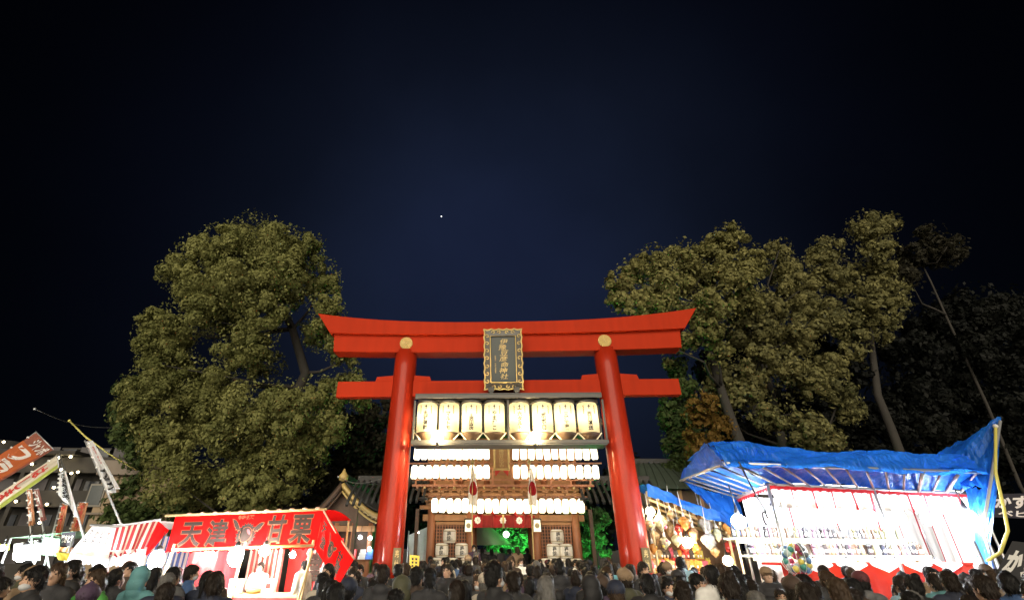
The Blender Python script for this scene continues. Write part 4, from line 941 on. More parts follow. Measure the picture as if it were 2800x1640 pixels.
# inner hangings: pink-red sheet at left, striped sheet in the middle, red banner with a big letter at right
zt5 = q(D).z - .02
def hang(u0, u1, dy, ztop, zbot, name, m, wav=.05, nw=5):
    a, b = q(D).lerp(q(C), u0), q(D).lerp(q(C), u1)
    f = sheet((a.x, a.y + dy, ztop), (b.x, b.y + dy, ztop), (b.x, b.y + dy, zbot), (a.x, a.y + dy, zbot), wav, nw)
    return f, cloth(f, 36, 10, name, m, rs)
hang(.02, .40, .9, zt5 + .25, .2, 'left_hanging', M_stallred2, .05, 4)
hang(.38, .64, 1.5, zt5 + .25, .2, 'striped_hanging', stripes('faded_stripes', (.62, .56, .46), (.34, .07, .06), 7), .04, 5)
fH, hb = hang(.60, 1.02, 2.3, zt5 + .40, .2, 'rear_banner', M_tblred, .03, 3)
text_on(fH, '津', .30, .68, .10, .62, 'lettering_outline', M_white, hb, .10, False, .045)
text_on(fH, '津', .345, .635, .15, .57, 'lettering', M_letter, hb, .035, False, .06)
cb = MB()
a, b = q(D).lerp(q(C), .40), q(D).lerp(q(C), .90)
cf = sheet((a.x, a.y + .25, .98), (b.x, b.y + .25, .98), (b.x, b.y + .2, .1), (a.x, a.y + .2, .1), .03, 6)
cloth(cf, 30, 6, 'counter_cloth', M_tblred, rs)
MB().box(((a.x + b.x) / 2, a.y + .65, 1.0), (b.x - a.x, .8, .05)).build('counter_top', M_bamboo, rs, .005)
# things on the chestnut counter
p = at(680, 1592, YS + .35)
for k, (dx, c, nm) in enumerate(((-.30, (.75, .75, .72), 'white paper carton at the left end of chestnut counter'), (.12, (.6, .33, .10), 'orange tray of chestnuts on the chestnut counter'), (.42, (.72, .72, .7), 'white paper carton beside the chestnut tray'))):
    o = thing('counter_box', nm, 'box', (p.x + dx, YS + .42, 1.026), .2 * k)
    if k == 1:
        MB().lathe([(.02, 0), (.13, .01), (.19, .10), (.17, .10), (.12, .03)], n=18).build('tray', mat('orange_tray', c), o)
        for j in range(12): MB().ball((.09 * cos(j * 2.4) * (j / 12) ** .5, .09 * sin(j * 2.4) * (j / 12) ** .5, .07), (.035, .03, .025), 8, 5).build('chestnut', mat('chestnut_brown', (.12, .04, .015), rough=.3), o)
    else:
        MB().box((0, 0, .14), (.24, .2, .28), taper=(1.1, 1.1)).build('carton', M_paper, o, .005); MB().box((0, -.112, .15), (.1, .004, .1)).build('print', M_inkred, o)
# hand-cranked roasting drum at the right end
dr = at(852, 1556, YS + .1); ro = thing('roasting_drum', 'pale chestnut roasting drum with crank wheel in front of red stall', 'roaster', (dr.x, dr.y, 0))
MB().lathe([(.02, 0), (.17, .01), (.19, .05), (.19, .50), (.17, .54), (.02, .55)], n=20).build('drum', mat('pale_enamel', (.55, .60, .56), rough=.35), ro).rotation_euler = (R(90), 0, R(90))
ro.children[-1].location = (.25, 0, dr.z - .02)
for x in (-.22, .2): MB().bar((x, -.15, 0), (x * .8, 0, dr.z - .15), .05, .05).bar((x, .15, 0), (x * .8, 0, dr.z - .15), .05, .05).build('trestle_leg', M_black, ro)
MB().tube([(.55 + .0, .30 * cos(t), dr.z - .12 + .30 * sin(t)) for t in [k * 2 * pi / 24 for k in range(25)]], .02, 6).build('wheel_rim', M_black, ro)
for k in range(5): MB().bar((.55, 0, dr.z - .12), (.55, .3 * cos(k * 1.256), dr.z - .12 + .3 * sin(k * 1.256)), .025, .02, (1, 0, 0)).build('wheel_spoke', M_black, ro)
MB().tube([(.2, 0, dr.z - .06), (.56, 0, dr.z - .12)], .025, 8).build('axle', M_black, ro)
pp = at(856, 1500, YS - .5); pl = thing('leaning_pole', 'pale timber pole leaning before the chestnut stall front', 'pole', (pp.x - .12, pp.y, 0))
MB().tube([(-.18, 0, 0), (-.04, 0, 1.0), (.12, 0, pp.z)], .028, 8).build('shaft', M_bamboo, pl); MB().lathe([(.032, 0), (.034, .05)], (.12, 0, pp.z - .03), 8).build('tip_band', M_steel, pl)
lamp(645, 1520, YS - .75, .145, (.92, .97, 1.0), 110, 'large cool white lamp hanging before the chestnut stall panel', squash=1.35)
lamp(560, 1520, YS + .55, .08, (1.0, .88, .70), 170, 'added warm bulb inside the chestnut stall, left of the large lamp', cord=.2)  # unseen bulb, added to light the red cloth from behind
lamp(800, 1516, YS + .75, .07, (1.0, .88, .70), 200, 'added warm bulb inside the chestnut stall above the sellers', cord=.2)  # second added bulb, brightens the cloth from inside the stall
lamp(724, 1504, YS - .70, .11, (1.0, .72, .30), 55, 'warm yellow lamp hanging below the chestnut motif')

# ------------------------------------------------------------------ striped stall further left
YT = 12.6
ss = thing('striped_stall', 'white lettered and red striped festival stall left of chestnut stall', 'stall', (at(300, 1500, YT).x, YT, 0)); q = rel(ss)
a1, a2, a3 = q(at(252, 1438, YT)), q(at(318, 1442, YT)), q(at(433, 1423, YT + .1))
d1, d2, d3 = q(at(190, 1512, YT - .4)), q(at(296, 1530, YT - .5)), q(at(392, 1508, YT - .45))
fW = sheet(a1, a2, d2, d1, .02, 2)
pw = cloth(fW, 20, 10, 'lettered_panel', M_white, ss)
for j, tx in enumerate(('たこ焼', 'からあげ', 'いか焼', 'やきそば')):
    text_on(fW, tx, .10 + .21 * j, .24 + .21 * j, .12 + .05 * (j % 2), .74, 'lettering', M_ink if j != 3 else M_inkred, pw, .02, True, .014)
fT = sheet(a2, a3, d3, d2, .035, 3)
cloth(fT, 40, 12, 'striped_panel', stripes('red_white_stripes', (.34, .03, .035), (.74, .70, .58), 7.0), ss, 9, .05)
fR = sheet(a3, q(at(462, 1449, YT + .9)), q(at(400, 1520, YT + .2)), d3 + Vector((.02, 0, 0)), .02, 2)
cloth(fR, 12, 8, 'red_end_panel', M_stallred, ss)
fV = sheet(d1 + Vector((0, .02, .02)), d3 + Vector((0, .02, .06)), d3 + Vector((0, 0, -.34)), d1 + Vector((0, 0, -.22)), .03, 7)
cloth(fV, 50, 5, 'white_valance', M_white, ss, 16, .06)
bk = Vector((.5, 2.3, 0))
MB().grid(lambda u, v: (a1.lerp(a3, u)) + bk * v, 10, 4).build('roof_sheet', M_white, ss)
MB().tube([a1 + Vector((-.05, 0, .03)), a2 + Vector((0, 0, .03)), a3 + Vector((.05, 0, .03))], .028, 8).build('ridge_pole', M_pipe, ss)
for p in (d1, d2, d3): MB().tube([(p.x + .08, p.y + .1, 0), (p.x, p.y + .05, p.z + .1)], .025, 8).build('front_post', M_pipe, ss)
for p in (a1 + bk, a3 + bk): MB().tube([(p.x, p.y, 0), p], .025, 8).build('rear_post', M_pipe, ss)
bw = sheet(Vector((a1.x, a1.y + 2.2, 2.2)), Vector((a3.x + .4, a3.y + 2.2, 2.2)), Vector((a3.x + .4, a3.y + 2.2, .1)), Vector((a1.x, a1.y + 2.2, .1)), .05, 8)
cloth(bw, 60, 4, 'rear_curtain', stripes('blue_white_stripes', (.70, .68, .64), (.10, .16, .40), 14), ss)
MB().box(((d1.x + d3.x) / 2, d1.y + .9, .95), (d3.x - d1.x, .8, .06)).box(((d1.x + d3.x) / 2, d1.y + .55, .5), (d3.x - d1.x, .04, .85)).build('counter', M_tblred, ss)
lamp(428, 1530, YT - 1.1, .15, (.92, .97, 1.0), 60, 'large cool white lamp between striped stall and chestnut stall', squash=1.3)
lamp(300, 1532, YT - .1, .12, (.95, .98, 1.0), 34, 'cool white lamp under the striped stall valance', cord=.2)
lamp(230, 1528, YT - .0, .10, (.95, .98, 1.0), 30, 'cool white lamp at the left post of striped stall', cord=.2)

# ------------------------------------------------------------------ far left stall row
YF = 14.5
fs_ = thing('green_stall', 'far left stall with green and yellow canopies and glaring lamp', 'stall', (at(110, 1500, YF).x, YF, 0)); q = rel(fs_)
def panel(parent, pts, Y, name, m, wav=.02, nw=2, txt=None, tm=None, tb=(.1, .9, .2, .8), vert=False, bold=.03):
    f = sheet(*[q(at(px, py, Y)) for px, py in pts], wav, nw); c = cloth(f, 16, 8, name, m, parent)
    if txt: text_on(f, txt, *tb, 'lettering', tm or M_ink, c, bold, vert, .015)
    return c
M_lime = mat('lime_cloth', (.42, .48, .10), rough=.8, var=.15, trans=.35); M_mint = mat('mint_cloth', (.30, .50, .34), rough=.8, var=.2, trans=.35)
M_navy = mat('navy_board', (.035, .030, .05), rough=.7); M_yel = mat('yellow_cloth', (.60, .50, .06), rough=.8, var=.15, trans=.35)
panel(fs_, ((120, 1468), (165, 1472), (158, 1520), (112, 1515)), YF, 'mint_panel', M_mint, .02, 2)
panel(fs_, ((170, 1455), (208, 1453), (200, 1492), (160, 1490)), YF + .1, 'dark_sign_panel', M_navy, .0, 1, '焼きとり', M_paper, (.08, .92, .2, .8))
panel(fs_, ((160, 1494), (200, 1496), (196, 1508), (152, 1506)), YF, 'orange_strip', mat('orange_cloth', (.5, .2, .05), trans=.3))
panel(fs_, ((150, 1508), (196, 1512), (235, 1538), (160, 1530)), YF - .3, 'yellow_panel', M_yel, .02, 2)
panel(fs_, ((0, 1485), (28, 1487), (26, 1504), (0, 1502)), YF, 'lime_panel', M_lime, .01, 1)
panel(fs_, ((38, 1486), (112, 1474), (110, 1532), (34, 1530)), YF + .6, 'white_rear_sheet', M_white, .04, 4)
MB().grid(lambda u, v: q(at(20, 1470, YF)).lerp(q(at(200, 1452, YF)), u) + Vector((0, 2.2 * v, 0)), 8, 4).build('roof_sheet', M_mint, fs_)
for px in (30, 118, 200): 
    p = q(at(px, 1470, YF)); MB().tube([(p.x, p.y + .1, 0), p], .03, 8).build('post', M_pipe, fs_)
p0_, p1_ = q(at(30, 1560, YF)), q(at(200, 1560, YF)); MB().box(((p0_.x + p1_.x) / 2, .3, .9), (p1_.x - p0_.x, .7, .06)).build('counter', M_bamboo, fs_)
lamp(62, 1512, YF - .4, .19, (.92, 1.0, .98), 60, 'glaring white lamp at the far left stall', cord=.4)
lamp(100, 1500, YF - .2, .14, (.92, 1.0, .98), 26, 'smaller white lamp beside the far left stall panel', cord=.3)
lamp(5, 1497, YF - .8, .07, (1, .95, .8), 20, 'tiny warm lamp at the left edge stall', cord=.2)

# ------------------------------------------------------------------ nobori flags
def nobori(name, label, Y, pole, quad, m, texts, group='tall stall flags at left', band=None, wav=.05, nw=1.5, extra=None):
    b = at(pole[0][0], pole[0][1], Y); t = at(pole[1][0], pole[1][1], Y); d = (t - b); b0 = b - d * (b.z / d.z) if d.z > .2 else Vector((b.x, b.y, 0))
    o = thing(name, label, 'flag', b0, 0, group); qq = rel(o)
    MB().tube([Vector((0, 0, 0)), qq(b), qq(t)] if (b - b0).length > .05 else [Vector((0, 0, 0)), qq(t)], [.03, .026, .018] if (b - b0).length > .05 else [.03, .018], 8).build('pole', M_pipe, o)
    f = sheet(*[qq(at(px, py, Y - .04)) for px, py in quad], wav, nw)
    c = cloth(f, 20, 20, 'cloth', m, o)
    if band: 
        MB().grid(lambda u, v: f(band[0] + (band[1] - band[0]) * u, band[2] + (band[3] - band[2]) * v, .008), 20, 6).build('band', band[4], c)
    for (tx, u0, u1, v0, v1, mm, vert, bold) in texts: text_on(f, tx, u0, u1, v0, v1, 'lettering', mm, c, bold, vert, .016)
    MB().tube([qq(at(*quad[0], Y - .04)), qq(at(*quad[1], Y - .04))], .014, 6).build('top_rod', M_pipe, o)
    for k in range(5): p = f(0, (k + .5) / 5); MB().lathe([(.035, -.02), (.035, .02)], p, 8).build('loop', M_white, o)
    return o
M_brown = mat('brown_flag', (.26, .085, .055), rough=.8, var=.12, trans=.35); M_org = mat('orange_flag', (.50, .12, .03), rough=.8, var=.12, trans=.35); M_salm = mat('salmon_flag', (.55, .24, .12), rough=.8, var=.1, trans=.35)
# the flag leans over the stalls: its top is the right hand edge
nobori('nobori_flag', 'big brown and orange flag with white letters at upper left', 13, ((-60, 1300), (100, 1180)), ((100, 1182), (146, 1228), (-90, 1370), (-130, 1325)), M_brown,
       [('ジャンボ', .30, .95, .02, .17, M_white, False, .03), ('フ', .15, .78, .20, .40, M_white, False, .05), ('ラ', .18, .82, .42, .62, M_white, False, .05), ('ンク', .18, .82, .64, .95, M_white, True, .05)], band=(.0, .95, .16, .98, M_org), wav=.06)
nobori('banner_flag', 'lime edged banner with pink boxed letters at left edge', 13.2, ((-60, 1400), (157, 1244)), ((157, 1244), (160, 1278), (-70, 1440), (-80, 1400)), mat('pale_banner', (.58, .52, .42), rough=.8, var=.1, trans=.35),
       [('はしまき', .15, .60, .12, .92, M_inkred, True, .03)], band=(.72, 1.0, .0, 1.0, M_lime), wav=.03)
nobori('nobori_flag', 'narrow white flag with black letters drooping beside the lime banner', 13.4, ((222, 1440), (162, 1240)), ((164, 1290), (180, 1288), (215, 1418), (160, 1350)), mat('white_flag', (.72, .72, .74), rough=.8, trans=.35, var=.06),
       [('広島風お好焼', .25, .80, .05, .95, M_ink, True, .03)], wav=.05)
nobori('nobori_flag', 'tall white flag with red and black letters on leaning pole before the tan house', 12.9, ((333, 1436), (232, 1204)), ((236, 1207), (254, 1205), (327, 1336), (298, 1352)), mat('white_flag', (.72, .72, .74), rough=.8, trans=.35, var=.06),
       [('カリッと', .40, .70, .10, .45, M_inkred, True, .03), ('大玉', .25, .80, .50, .95, M_ink, True, .03)], wav=.07)
nobori('nobori_flag', 'pale orange flag drooping at left, nearer the apartment corridor', 15, ((86, 1470), (74, 1335)), ((74, 1338), (88, 1336), (95, 1432), (80, 1438)), M_salm, [('りんご飴', .2, .8, .05, .9, M_paper, True, .03)], wav=.05)
nobori('nobori_flag', 'rosy flag drooping beside the pale orange flag', 15, ((122, 1470), (102, 1335)), ((92, 1338), (106, 1336), (126, 1420), (112, 1425)), mat('rosy_flag', (.42, .18, .15), rough=.8, trans=.35), [('いちご飴', .2, .8, .05, .9, M_paper, True, .03)], wav=.05)
nobori('nobori_flag', 'upright orange flag with red mark behind the dark sign', 15, ((140, 1475), (166, 1376)), ((170, 1374), (186, 1380), (166, 1466), (150, 1462)), M_salm, [('焼そば', .2, .8, .05, .95, M_inkred, True, .03)], wav=.03)
nobori('nobori_flag', 'upright orange flag right of the drooping white flag', 15, ((192, 1475), (215, 1372)), ((216, 1372), (242, 1373), (220, 1450), (192, 1452)), M_salm, [('やきとり', .25, .75, .08, .92, M_inkred, True, .03)], wav=.03)
bp = at(300, 1190, 12.9)
wr = thing('overhead_rope', 'yellow guy rope running from flag top to upper left sky', 'rope'); pts = [at(190, 1150, 14), at(232, 1192, 13.2), at(300, 1242, 14), at(372, 1285, 16)]
wr.location = pts[0]; MB().tube([p - pts[0] for p in pts], .02, 6).build('line', mat('yellow_rope', (.5, .45, .12)), wr); MB().ball((0, 0, 0), .04).build('knot', mat('yellow_rope', (.5, .45, .12)), wr)

# ------------------------------------------------------------------ blue tarpaulin shooting gallery at right
H1, H2 = 3.40, 4.02
Cn, Rn, Ln = Vector((7.2, 12.3, 0)), Vector((13.7, 14.1, 0)), Vector((8.25, 16.0, 0))
P2 = at(1860, 1311, 16.6); P1 = at(1984, 1262, 11.15); PR = at(2690, 1288, 13.2)
bs_ = thing('shooting_gallery', 'wide blue tarpaulin shooting gallery stall glaring white inside at right', 'stall', Cn); q = rel(bs_)
def tarp_mat():
    m = mat('blue_tarpaulin', (0.020, 0.185, 0.76), rough=.36, var=.22, scale=2.2, trans=.5, bump=1.0, bscale=6, spec=.4, stretch=(1, 1, .35))
    for nd in m.node_tree.nodes:
        if nd.type == 'BUMP': nd.inputs['Distance'].default_value = .12
    return m
M_tarp = tarp_mat(); M_pipe2 = mat('dull_pipe', (.22, .21, .22), rough=.5, metal=.3, var=.2)
def wrk(p, u, v, a=.05):
    k = sin(9 * u + 5 * v) * .6 + sin(23 * u - 7 * v) * .3 + sin(41 * u + 19 * v + 2 * sin(7 * u)) * .25 + abs(sin(63 * u - 11 * v + 3 * sin(5 * u))) * .25
    return p + Vector((0, -a * k * .8, a * k))
ux = (Rn - Cn).normalized(); 
c1, r1, l1 = q(Cn + Vector((0, 0, H1))), q(Rn + Vector((0, 0, H1))), q(Ln + Vector((0, 0, H1)))
p1, p2, pr = q(P1), q(P2), q(PR)
MB().grid(lambda u, v: wrk(p1.lerp(pr, u).lerp(c1.lerp(r1, u), v) + Vector((0, 0, .06 * sin(pi * v))), u, v, .06), 120, 16).build('front_awning', M_tarp, bs_)
MB().grid(lambda u, v: wrk(p2.lerp(p1, u).lerp(l1.lerp(c1, u), v) + Vector((0, 0, .05 * sin(pi * v))), u, v), 50, 14).build('side_awning', M_tarp, bs_)
up = Vector((0, 0, .22)); bk = (Ln - Cn) * .92
MB().grid(lambda u, v: wrk(p1.lerp(pr, u) + Vector((-.22 * (1 - u), .42, .40)) + (bk * .9 + Vector((0, 0, .30 * (1 - abs(2 * u - 1) * .4)))) * v, u, v, .03), 50, 8).build('roof_tarp', M_tarp, bs_)
MB().grid(lambda u, v: wrk((p1 + Vector((-.22, .33, .46))).lerp(p2 + Vector((.1, 0, .22)), u).lerp(p1.lerp(p2, u) + Vector((-.03, 0, -.05)), v), u, v, .05), 60, 10).build('left_slope', M_tarp, bs_)
MB().grid(lambda u, v: wrk((p1 + Vector((-.22, .33, .46))).lerp(p2 + Vector((.1, 0, .22)), u).lerp((p1 + Vector((-.22, .33, .44)) + bk * .9).lerp(p2 + Vector((.6, .3, .22)), u), v), u, v, .03), 30, 8).build('left_roof', M_tarp, bs_)
# folded hem hanging over the front pipe
MB().grid(lambda u, v: wrk(p1.lerp(pr, u) + Vector((-.22 * (1 - u) * (1 - v), .42 * (1 - v) - .09 - .03 * sin(31 * u) * v - .02 * sin(57 * u) * v, .44 + .05 * sin(13 * u) * (1 - v) - (.52 + .05 * abs(sin(17 * u))) * v + .10 * sin(pi * v))), u, v, .06), 160, 14).build('front_hem', M_tarp, bs_)
for k in range(13):
    u = (k + .5) / 13; a, b = p1.lerp(pr, u), c1.lerp(r1, u)
    MB().tube([a + Vector((0, 0, -.06)), b + Vector((0, -.02, -.03))], .026 if k not in (9, 11) else .042, 8).build('rafter_pipe', M_pipe2, bs_)
for k in range(6):
    u = (k + .5) / 6; a, b = p2.lerp(p1, u), l1.lerp(c1, u)
    MB().tube([a + Vector((0, 0, -.06)), b + Vector((0, 0, -.03))], .024, 8).build('rafter_pipe', M_pipe2, bs_)
for a, b in ((p1, pr), (p2, p1), (c1, r1), (l1, c1)): MB().tube([a + Vector((0, 0, -.03)), b + Vector((0, 0, -.03))], .04, 8).build('edge_pipe', M_pipe, bs_)
# ground posts
for p in (c1, r1, l1, r1 + bk, c1.lerp(r1, .5)): MB().tube([(p.x, p.y, 0), p], .04, 8).build('post', M_pipe, bs_)
# side curtain of tarp at the left and a flying flap at the right
sd = [q(at(1864, 1314, 16.5)), q(at(2016, 1364, 15.9)), q(at(2072, 1512, 15.2)), q(at(2000, 1440, 15.8))]
MB().grid(lambda u, v: wrk(sd[0].lerp(sd[1], u).lerp(sd[3].lerp(sd[2], u), v), u, v, .06), 40, 30).build('left_tarp', M_tarp, bs_)
fl_ = [q(at(2560, 1245, 13.4)), q(at(2738, 1140, 13.0)), q(at(2725, 1330, 12.9)), q(at(2640, 1335, 13.6))]
MB().grid(lambda u, v: wrk(fl_[0].lerp(fl_[1], u).lerp(fl_[3].lerp(fl_[2], u), v) + Vector((0, .5 * sin(pi * u) * sin(pi * v), 0)), u, v, .07), 40, 30).build('right_flap', M_tarp, bs_)
rl = [q(at(2640, 1340, 13.9)), q(at(2728, 1325, 12.9)), q(at(2700, 1560, 12.7)), q(at(2672, 1520, 14.0))]
MB().grid(lambda u, v: wrk(rl[0].lerp(rl[1], u).lerp(rl[3].lerp(rl[2], u), v), u, v, .06), 30, 34).build('right_tarp', M_tarp, bs_)
MB().tube([q(at(2686, 1530, 12.8)) * 1 - Vector((0, 0, q(at(2686, 1530, 12.8)).z)), q(at(2688, 1450, 12.8)), q(at(2735, 1150, 12.9))], .035, 8).build('corner_pole', M_pipe, bs_)
# curtains round the inside
M_kohaku = stripes('festival_stripes', (.80, .78, .76), (.48, .025, .035), 8, duty=.95)
wl0, wl1 = l1 + Vector((.3, .4, 0)), r1 + bk * .8 + Vector((0, 0, 0))
bw0 = c1 + bk * .85; bw1 = r1 + bk * .85
fB = sheet(bw0 + Vector((0, 0, -.05)), bw1 + Vector((0, 0, -.05)), Vector((bw1.x, bw1.y, .3)), Vector((bw0.x, bw0.y, .3)), .06, 12)
cloth(fB, 120, 8, 'rear_curtain', M_kohaku, bs_)
fB2 = sheet(r1 + Vector((0, 0, -.05)), bw1 + Vector((0, 0, -.05)), Vector((bw1.x, bw1.y, .3)), Vector((r1.x, r1.y, .3)), .05, 5)
cloth(fB2, 40, 6, 'end_curtain', stripes('festival_stripes_end', (.80, .78, .76), (.48, .025, .035), 4, duty=.92), bs_)
MB().grid(lambda u, v: bw0.lerp(bw1, u).lerp(c1.lerp(r1, u), v) + Vector((0, 0, .04)), 20, 6).build('inner_ceiling', M_white, bs_)
for (a, b, nm, fq) in ((c1, r1, 'red_top_band', 26), (l1, c1, 'red_side_band', 14)):
    f = sheet(a + Vector((0, -.03, -.04)), b + Vector((0, -.03, -.04)), b + Vector((0, -.03, -.17)), a + Vector((0, -.03, -.17)), .012, 14)
    cloth(f, 70, 3, nm, mat('red_cloth_band', (.5, .02, .03), rough=.8, trans=.4), bs_, fq, .05)
f = sheet(c1 + Vector((.1, .04, -.10)), c1.lerp(r1, .96) + Vector((0, .04, -.10)), c1.lerp(r1, .96) + Vector((0, .06, -.62)), c1 + Vector((.1, .06, -.62)), .05, 16)
cloth(f, 140, 6, 'front_valance', stripes('valance_stripes', (.82, .80, .78), (.50, .03, .04), 10, duty=.90), bs_, 24, .22)
# shelves and counter
nin = Vector((-ux.y, ux.x, 0))
def along(u, d, z): p = c1.lerp(r1, u) + nin * d; return Vector((p.x, p.y, z))
for d, z, nm in ((1.5, 1.82, 'lower_shelf'), (1.95, 2.22, 'upper_shelf')):
    MB().bar(along(.04, d, z), along(.95, d, z), .45, .05).build(nm, mat('pale_shelf', (.72, .66, .48)), bs_)
    MB().bar(along(.04, d - .22, z - .05), along(.95, d - .22, z - .05), .02, .10).build('shelf_edge', mat('cream_strip', (.75, .62, .30)), bs_)
for u in (.04, .33, .62, .95): MB().tube([along(u, 1.7, 0), along(u, 1.7, 2.2)], .03, 6).build('shelf_post', M_bamboo, bs_)
fK = sheet(along(.02, .35, 1.66), along(.95, .35, 1.66), along(.95, .25, .1), along(.02, .25, .1), .03, 10)
cloth(fK, 80, 8, 'counter_cloth', mat('bright_red_cloth', (.58, .03, .012), rough=.8, var=.12, trans=.2), bs_)
MB().bar(along(.02, .62, 1.67), along(.95, .62, 1.67), .6, .05).build('counter_top', mat('bright_red_cloth', (.58, .03, .012)), bs_)
for k in range(5):       # white swagged cloth on the counter
    u0, u1 = .10 + .16 * k, .24 + .16 * k
    MB().grid(lambda u, v: along(u0 + (u1 - u0) * u,   .32 - .04 * v, 1.70 - (.06 + .16 * (1 - abs(2 * u - 1))) * v), 12, 4).build('white_swag', M_white, bs_)
W3 = lambda p: Cn + p
# prizes: bottles and figures standing on the shelf
def prize_mesh(kind):
    mb = MB()
    if kind == 0: mb.lathe([(.045, 0), (.05, .02), (.05, .18), (.03, .24), (.016, .27), (.018, .34)], n=10)
    elif kind == 1: mb.lathe([(.05, 0), (.055, .05), (.045, .14), (.03, .17)], n=10).ball((0, 0, .23), (.055, .05, .06), 8, 6)
    else: mb.box((0, 0, .13), (.09, .07, .26), taper=(.9, .9))
    return mb
pmats = [mat('dark_bottle', (.03, .03, .035), rough=.25), mat('grey_figure', (.12, .12, .13)), mat('brown_prize', (.10, .06, .04)), mat('olive_prize', (.14, .13, .07)), mat('mauve_prize', (.16, .10, .15))]
pm_ = {(k, i): prize_mesh(k).mesh('body', pmats[i]) for k in range(3) for i in range(5)}
tagm = MB().box((0, -.056, .10), (.05, .006, .07)).mesh('price_tag', M_paper)
pnm = ['bottle', 'figure', 'box']; cnm = ['black', 'grey', 'brown', 'olive', 'mauve']
pc = {}
for row, (d, z, cnt) in enumerate(((1.38, 1.846, 62), (1.85, 2.246, 40))):
    for i in range(cnt):
        u = .05 + .89 * i / cnt
        if abs(u - .33) < .012 or abs(u - .62) < .012: continue
        k, c = random.randrange(3), random.randrange(5)
        p = W3(along(u, d + random.uniform(-.03, .03), z)); third = 'left' if u < .33 else 'middle' if u < .62 else 'right'
        key = (row, third, c, k); pc[key] = pc.get(key, 0) + 1
        o = thing('shelf_prize', f'{ordn[pc[key] - 1]} {cnm[c]} prize {pnm[k]} from left on the {["lower", "upper"][row]} gallery shelf, {third} bay', 'prize', p, random.uniform(-.3, .3), 'prizes on the gallery shelves')
        place(pm_[(k, c)], 'body', o); place(tagm, 'price_tag', o)
M_led = bulb_mat('gallery_led', (.93, .97, 1.0), 75)
for k in range(7):
    p = W3(along(.04 + .15 * k, .28, 2.74)); o = thing('gallery_lamp', f'white lamp under the gallery awning, {ordn[k]} from left', 'lamp', p, 0, 'lamps under the gallery awning')
    MB().ball((0, 0, 0), (.14, .14, .17), 12, 8).build('bulb', M_led, o); MB().lathe([(.06, .14), (.06, .22), (.02, .25)], n=10).build('socket', M_black, o); MB().tube([(0, 0, .24), (0, 0, .60)], .012, 5).build('cord', M_black, o)
for k, (px, py) in enumerate(((2020, 1425), (2648, 1412))):
    p = at(px, py, 13.4 if k == 0 else 13.5); o = thing('gallery_floodlamp', ['glaring floodlamp at the left corner of shooting gallery', 'glaring floodlamp at the right corner of shooting gallery'][k], 'lamp', p, 0, 'gallery corner floodlamps')
    MB().ball((0, 0, 0), .17, 14, 10).build('bulb', bulb_mat('gallery_flood', (.88, .96, 1.0), 60), o); MB().lathe([(.07, .155), (.06, .24), (.02, .4)], n=10).build('socket', M_black, o); MB().tube([(0, 0, .38), (0, .1, .9)], .015, 5).build('cord', M_black, o)
for k, px in enumerate((2230, 2320, 2400, 2455, 2560)):
    p = at(px, 1542, 13.2 + .25 * k); o = thing('counter_lamp', f'round warm white lamp low over the gallery counter, {ordn[k]} from left', 'lamp', p, 0, 'lamps low over the gallery counter')
    MB().ball((0, 0, 0), .12, 12, 8).build('bulb', bulb_mat('counter_bulb', (1, .90, .70), 14), o); MB().lathe([(.04, .10), (.04, .16), (.015, .18)], n=10).build('socket', M_black, o); MB().tube([(0, 0, .17), (0, .05, .9)], .01, 5).build('cord', M_black, o)
# clear bag of bright toy balls hung at the gallery corner
p = at(2178, 1525, 12.2); o = thing('ball_bag', 'round net bag of coloured balls hanging at gallery front', 'bag', p)
for k in range(36):
    d = Vector(unit(1)[0]) * .27 * random.uniform(.6, 1) ** .4
    MB().ball(d, random.uniform(.06, .09), 8, 6).build('ball', mat(f'ball_{k % 6}', [(.05, .25, .2), (.4, .05, .12), (.6, .5, .1), (.1, .12, .14), (.45, .6, .62), (.10, .2, .4)][k % 6], rough=.3), o)
for k in range(6): MB().tube([Vector((.33 * cos(k * .52) * sin(t), .33 * sin(k * .52) * sin(t), .35 * cos(t))) for t in [i * 2 * pi / 20 for i in range(21)]], .008, 4).build('net_cord', M_white, o)
MB().tube([(0, 0, .34), (0, .05, 1.2)], .012, 5).build('cord', M_white, o)
# banner of the castella stall at the right edge, cable and lower sign
def sign(px4, Y, name, label, m, texts, cat='sign'):
    A_, B_, C_, D_ = [at(x, y, Y) for x, y in px4]; o = thing(name, label, cat, (D_.x, Y, 0)); qq = rel(o)
    f = sheet(qq(A_), qq(B_), qq(C_), qq(D_), 0, 1); c = cloth(f, 8, 4, 'board', m, o)
    for (tx, u0, u1, v0, v1, mm, b) in texts: text_on(f, tx, u0, u1, v0, v1, 'lettering', mm, c, b, False, .015)
    for e in (qq(D_), qq(C_)): MB().tube([(e.x, e.y + .08, 0), (e.x, e.y + .08, qq(A_).z)], .03, 8).build('post', M_pipe, o)
    return o
M_dsign = mat('charcoal_banner', (.020, .018, .030), rough=.8, trans=.2); M_pk = mat('pink_print', (.55, .28, .30), var=0); M_wp = mat('white_print', (.62, .58, .58), var=0)
sign(((2708, 1350), (2960, 1345), (2950, 1425), (2702, 1412)), 15.5, 'banner_sign', 'charcoal banner with pale castella lettering at right edge behind the cable', M_dsign, [('・', .0, .06, .12, .5, M_pk, .04), ('かすてら', .05, .78, .10, .62, M_wp, .04), ('ベビー', .10, .60, .68, .94, M_wp, .03)])
sign(((2768, 1478), (2960, 1500), (2900, 1640), (2716, 1580)), 11.6, 'stall_sign', 'black slanted stall sign with bold white lettering at lower right edge', mat('black_sign', (.015, .015, .018), rough=.5), [('かすてら', .04, .92, .22, .80, M_white, .06)])
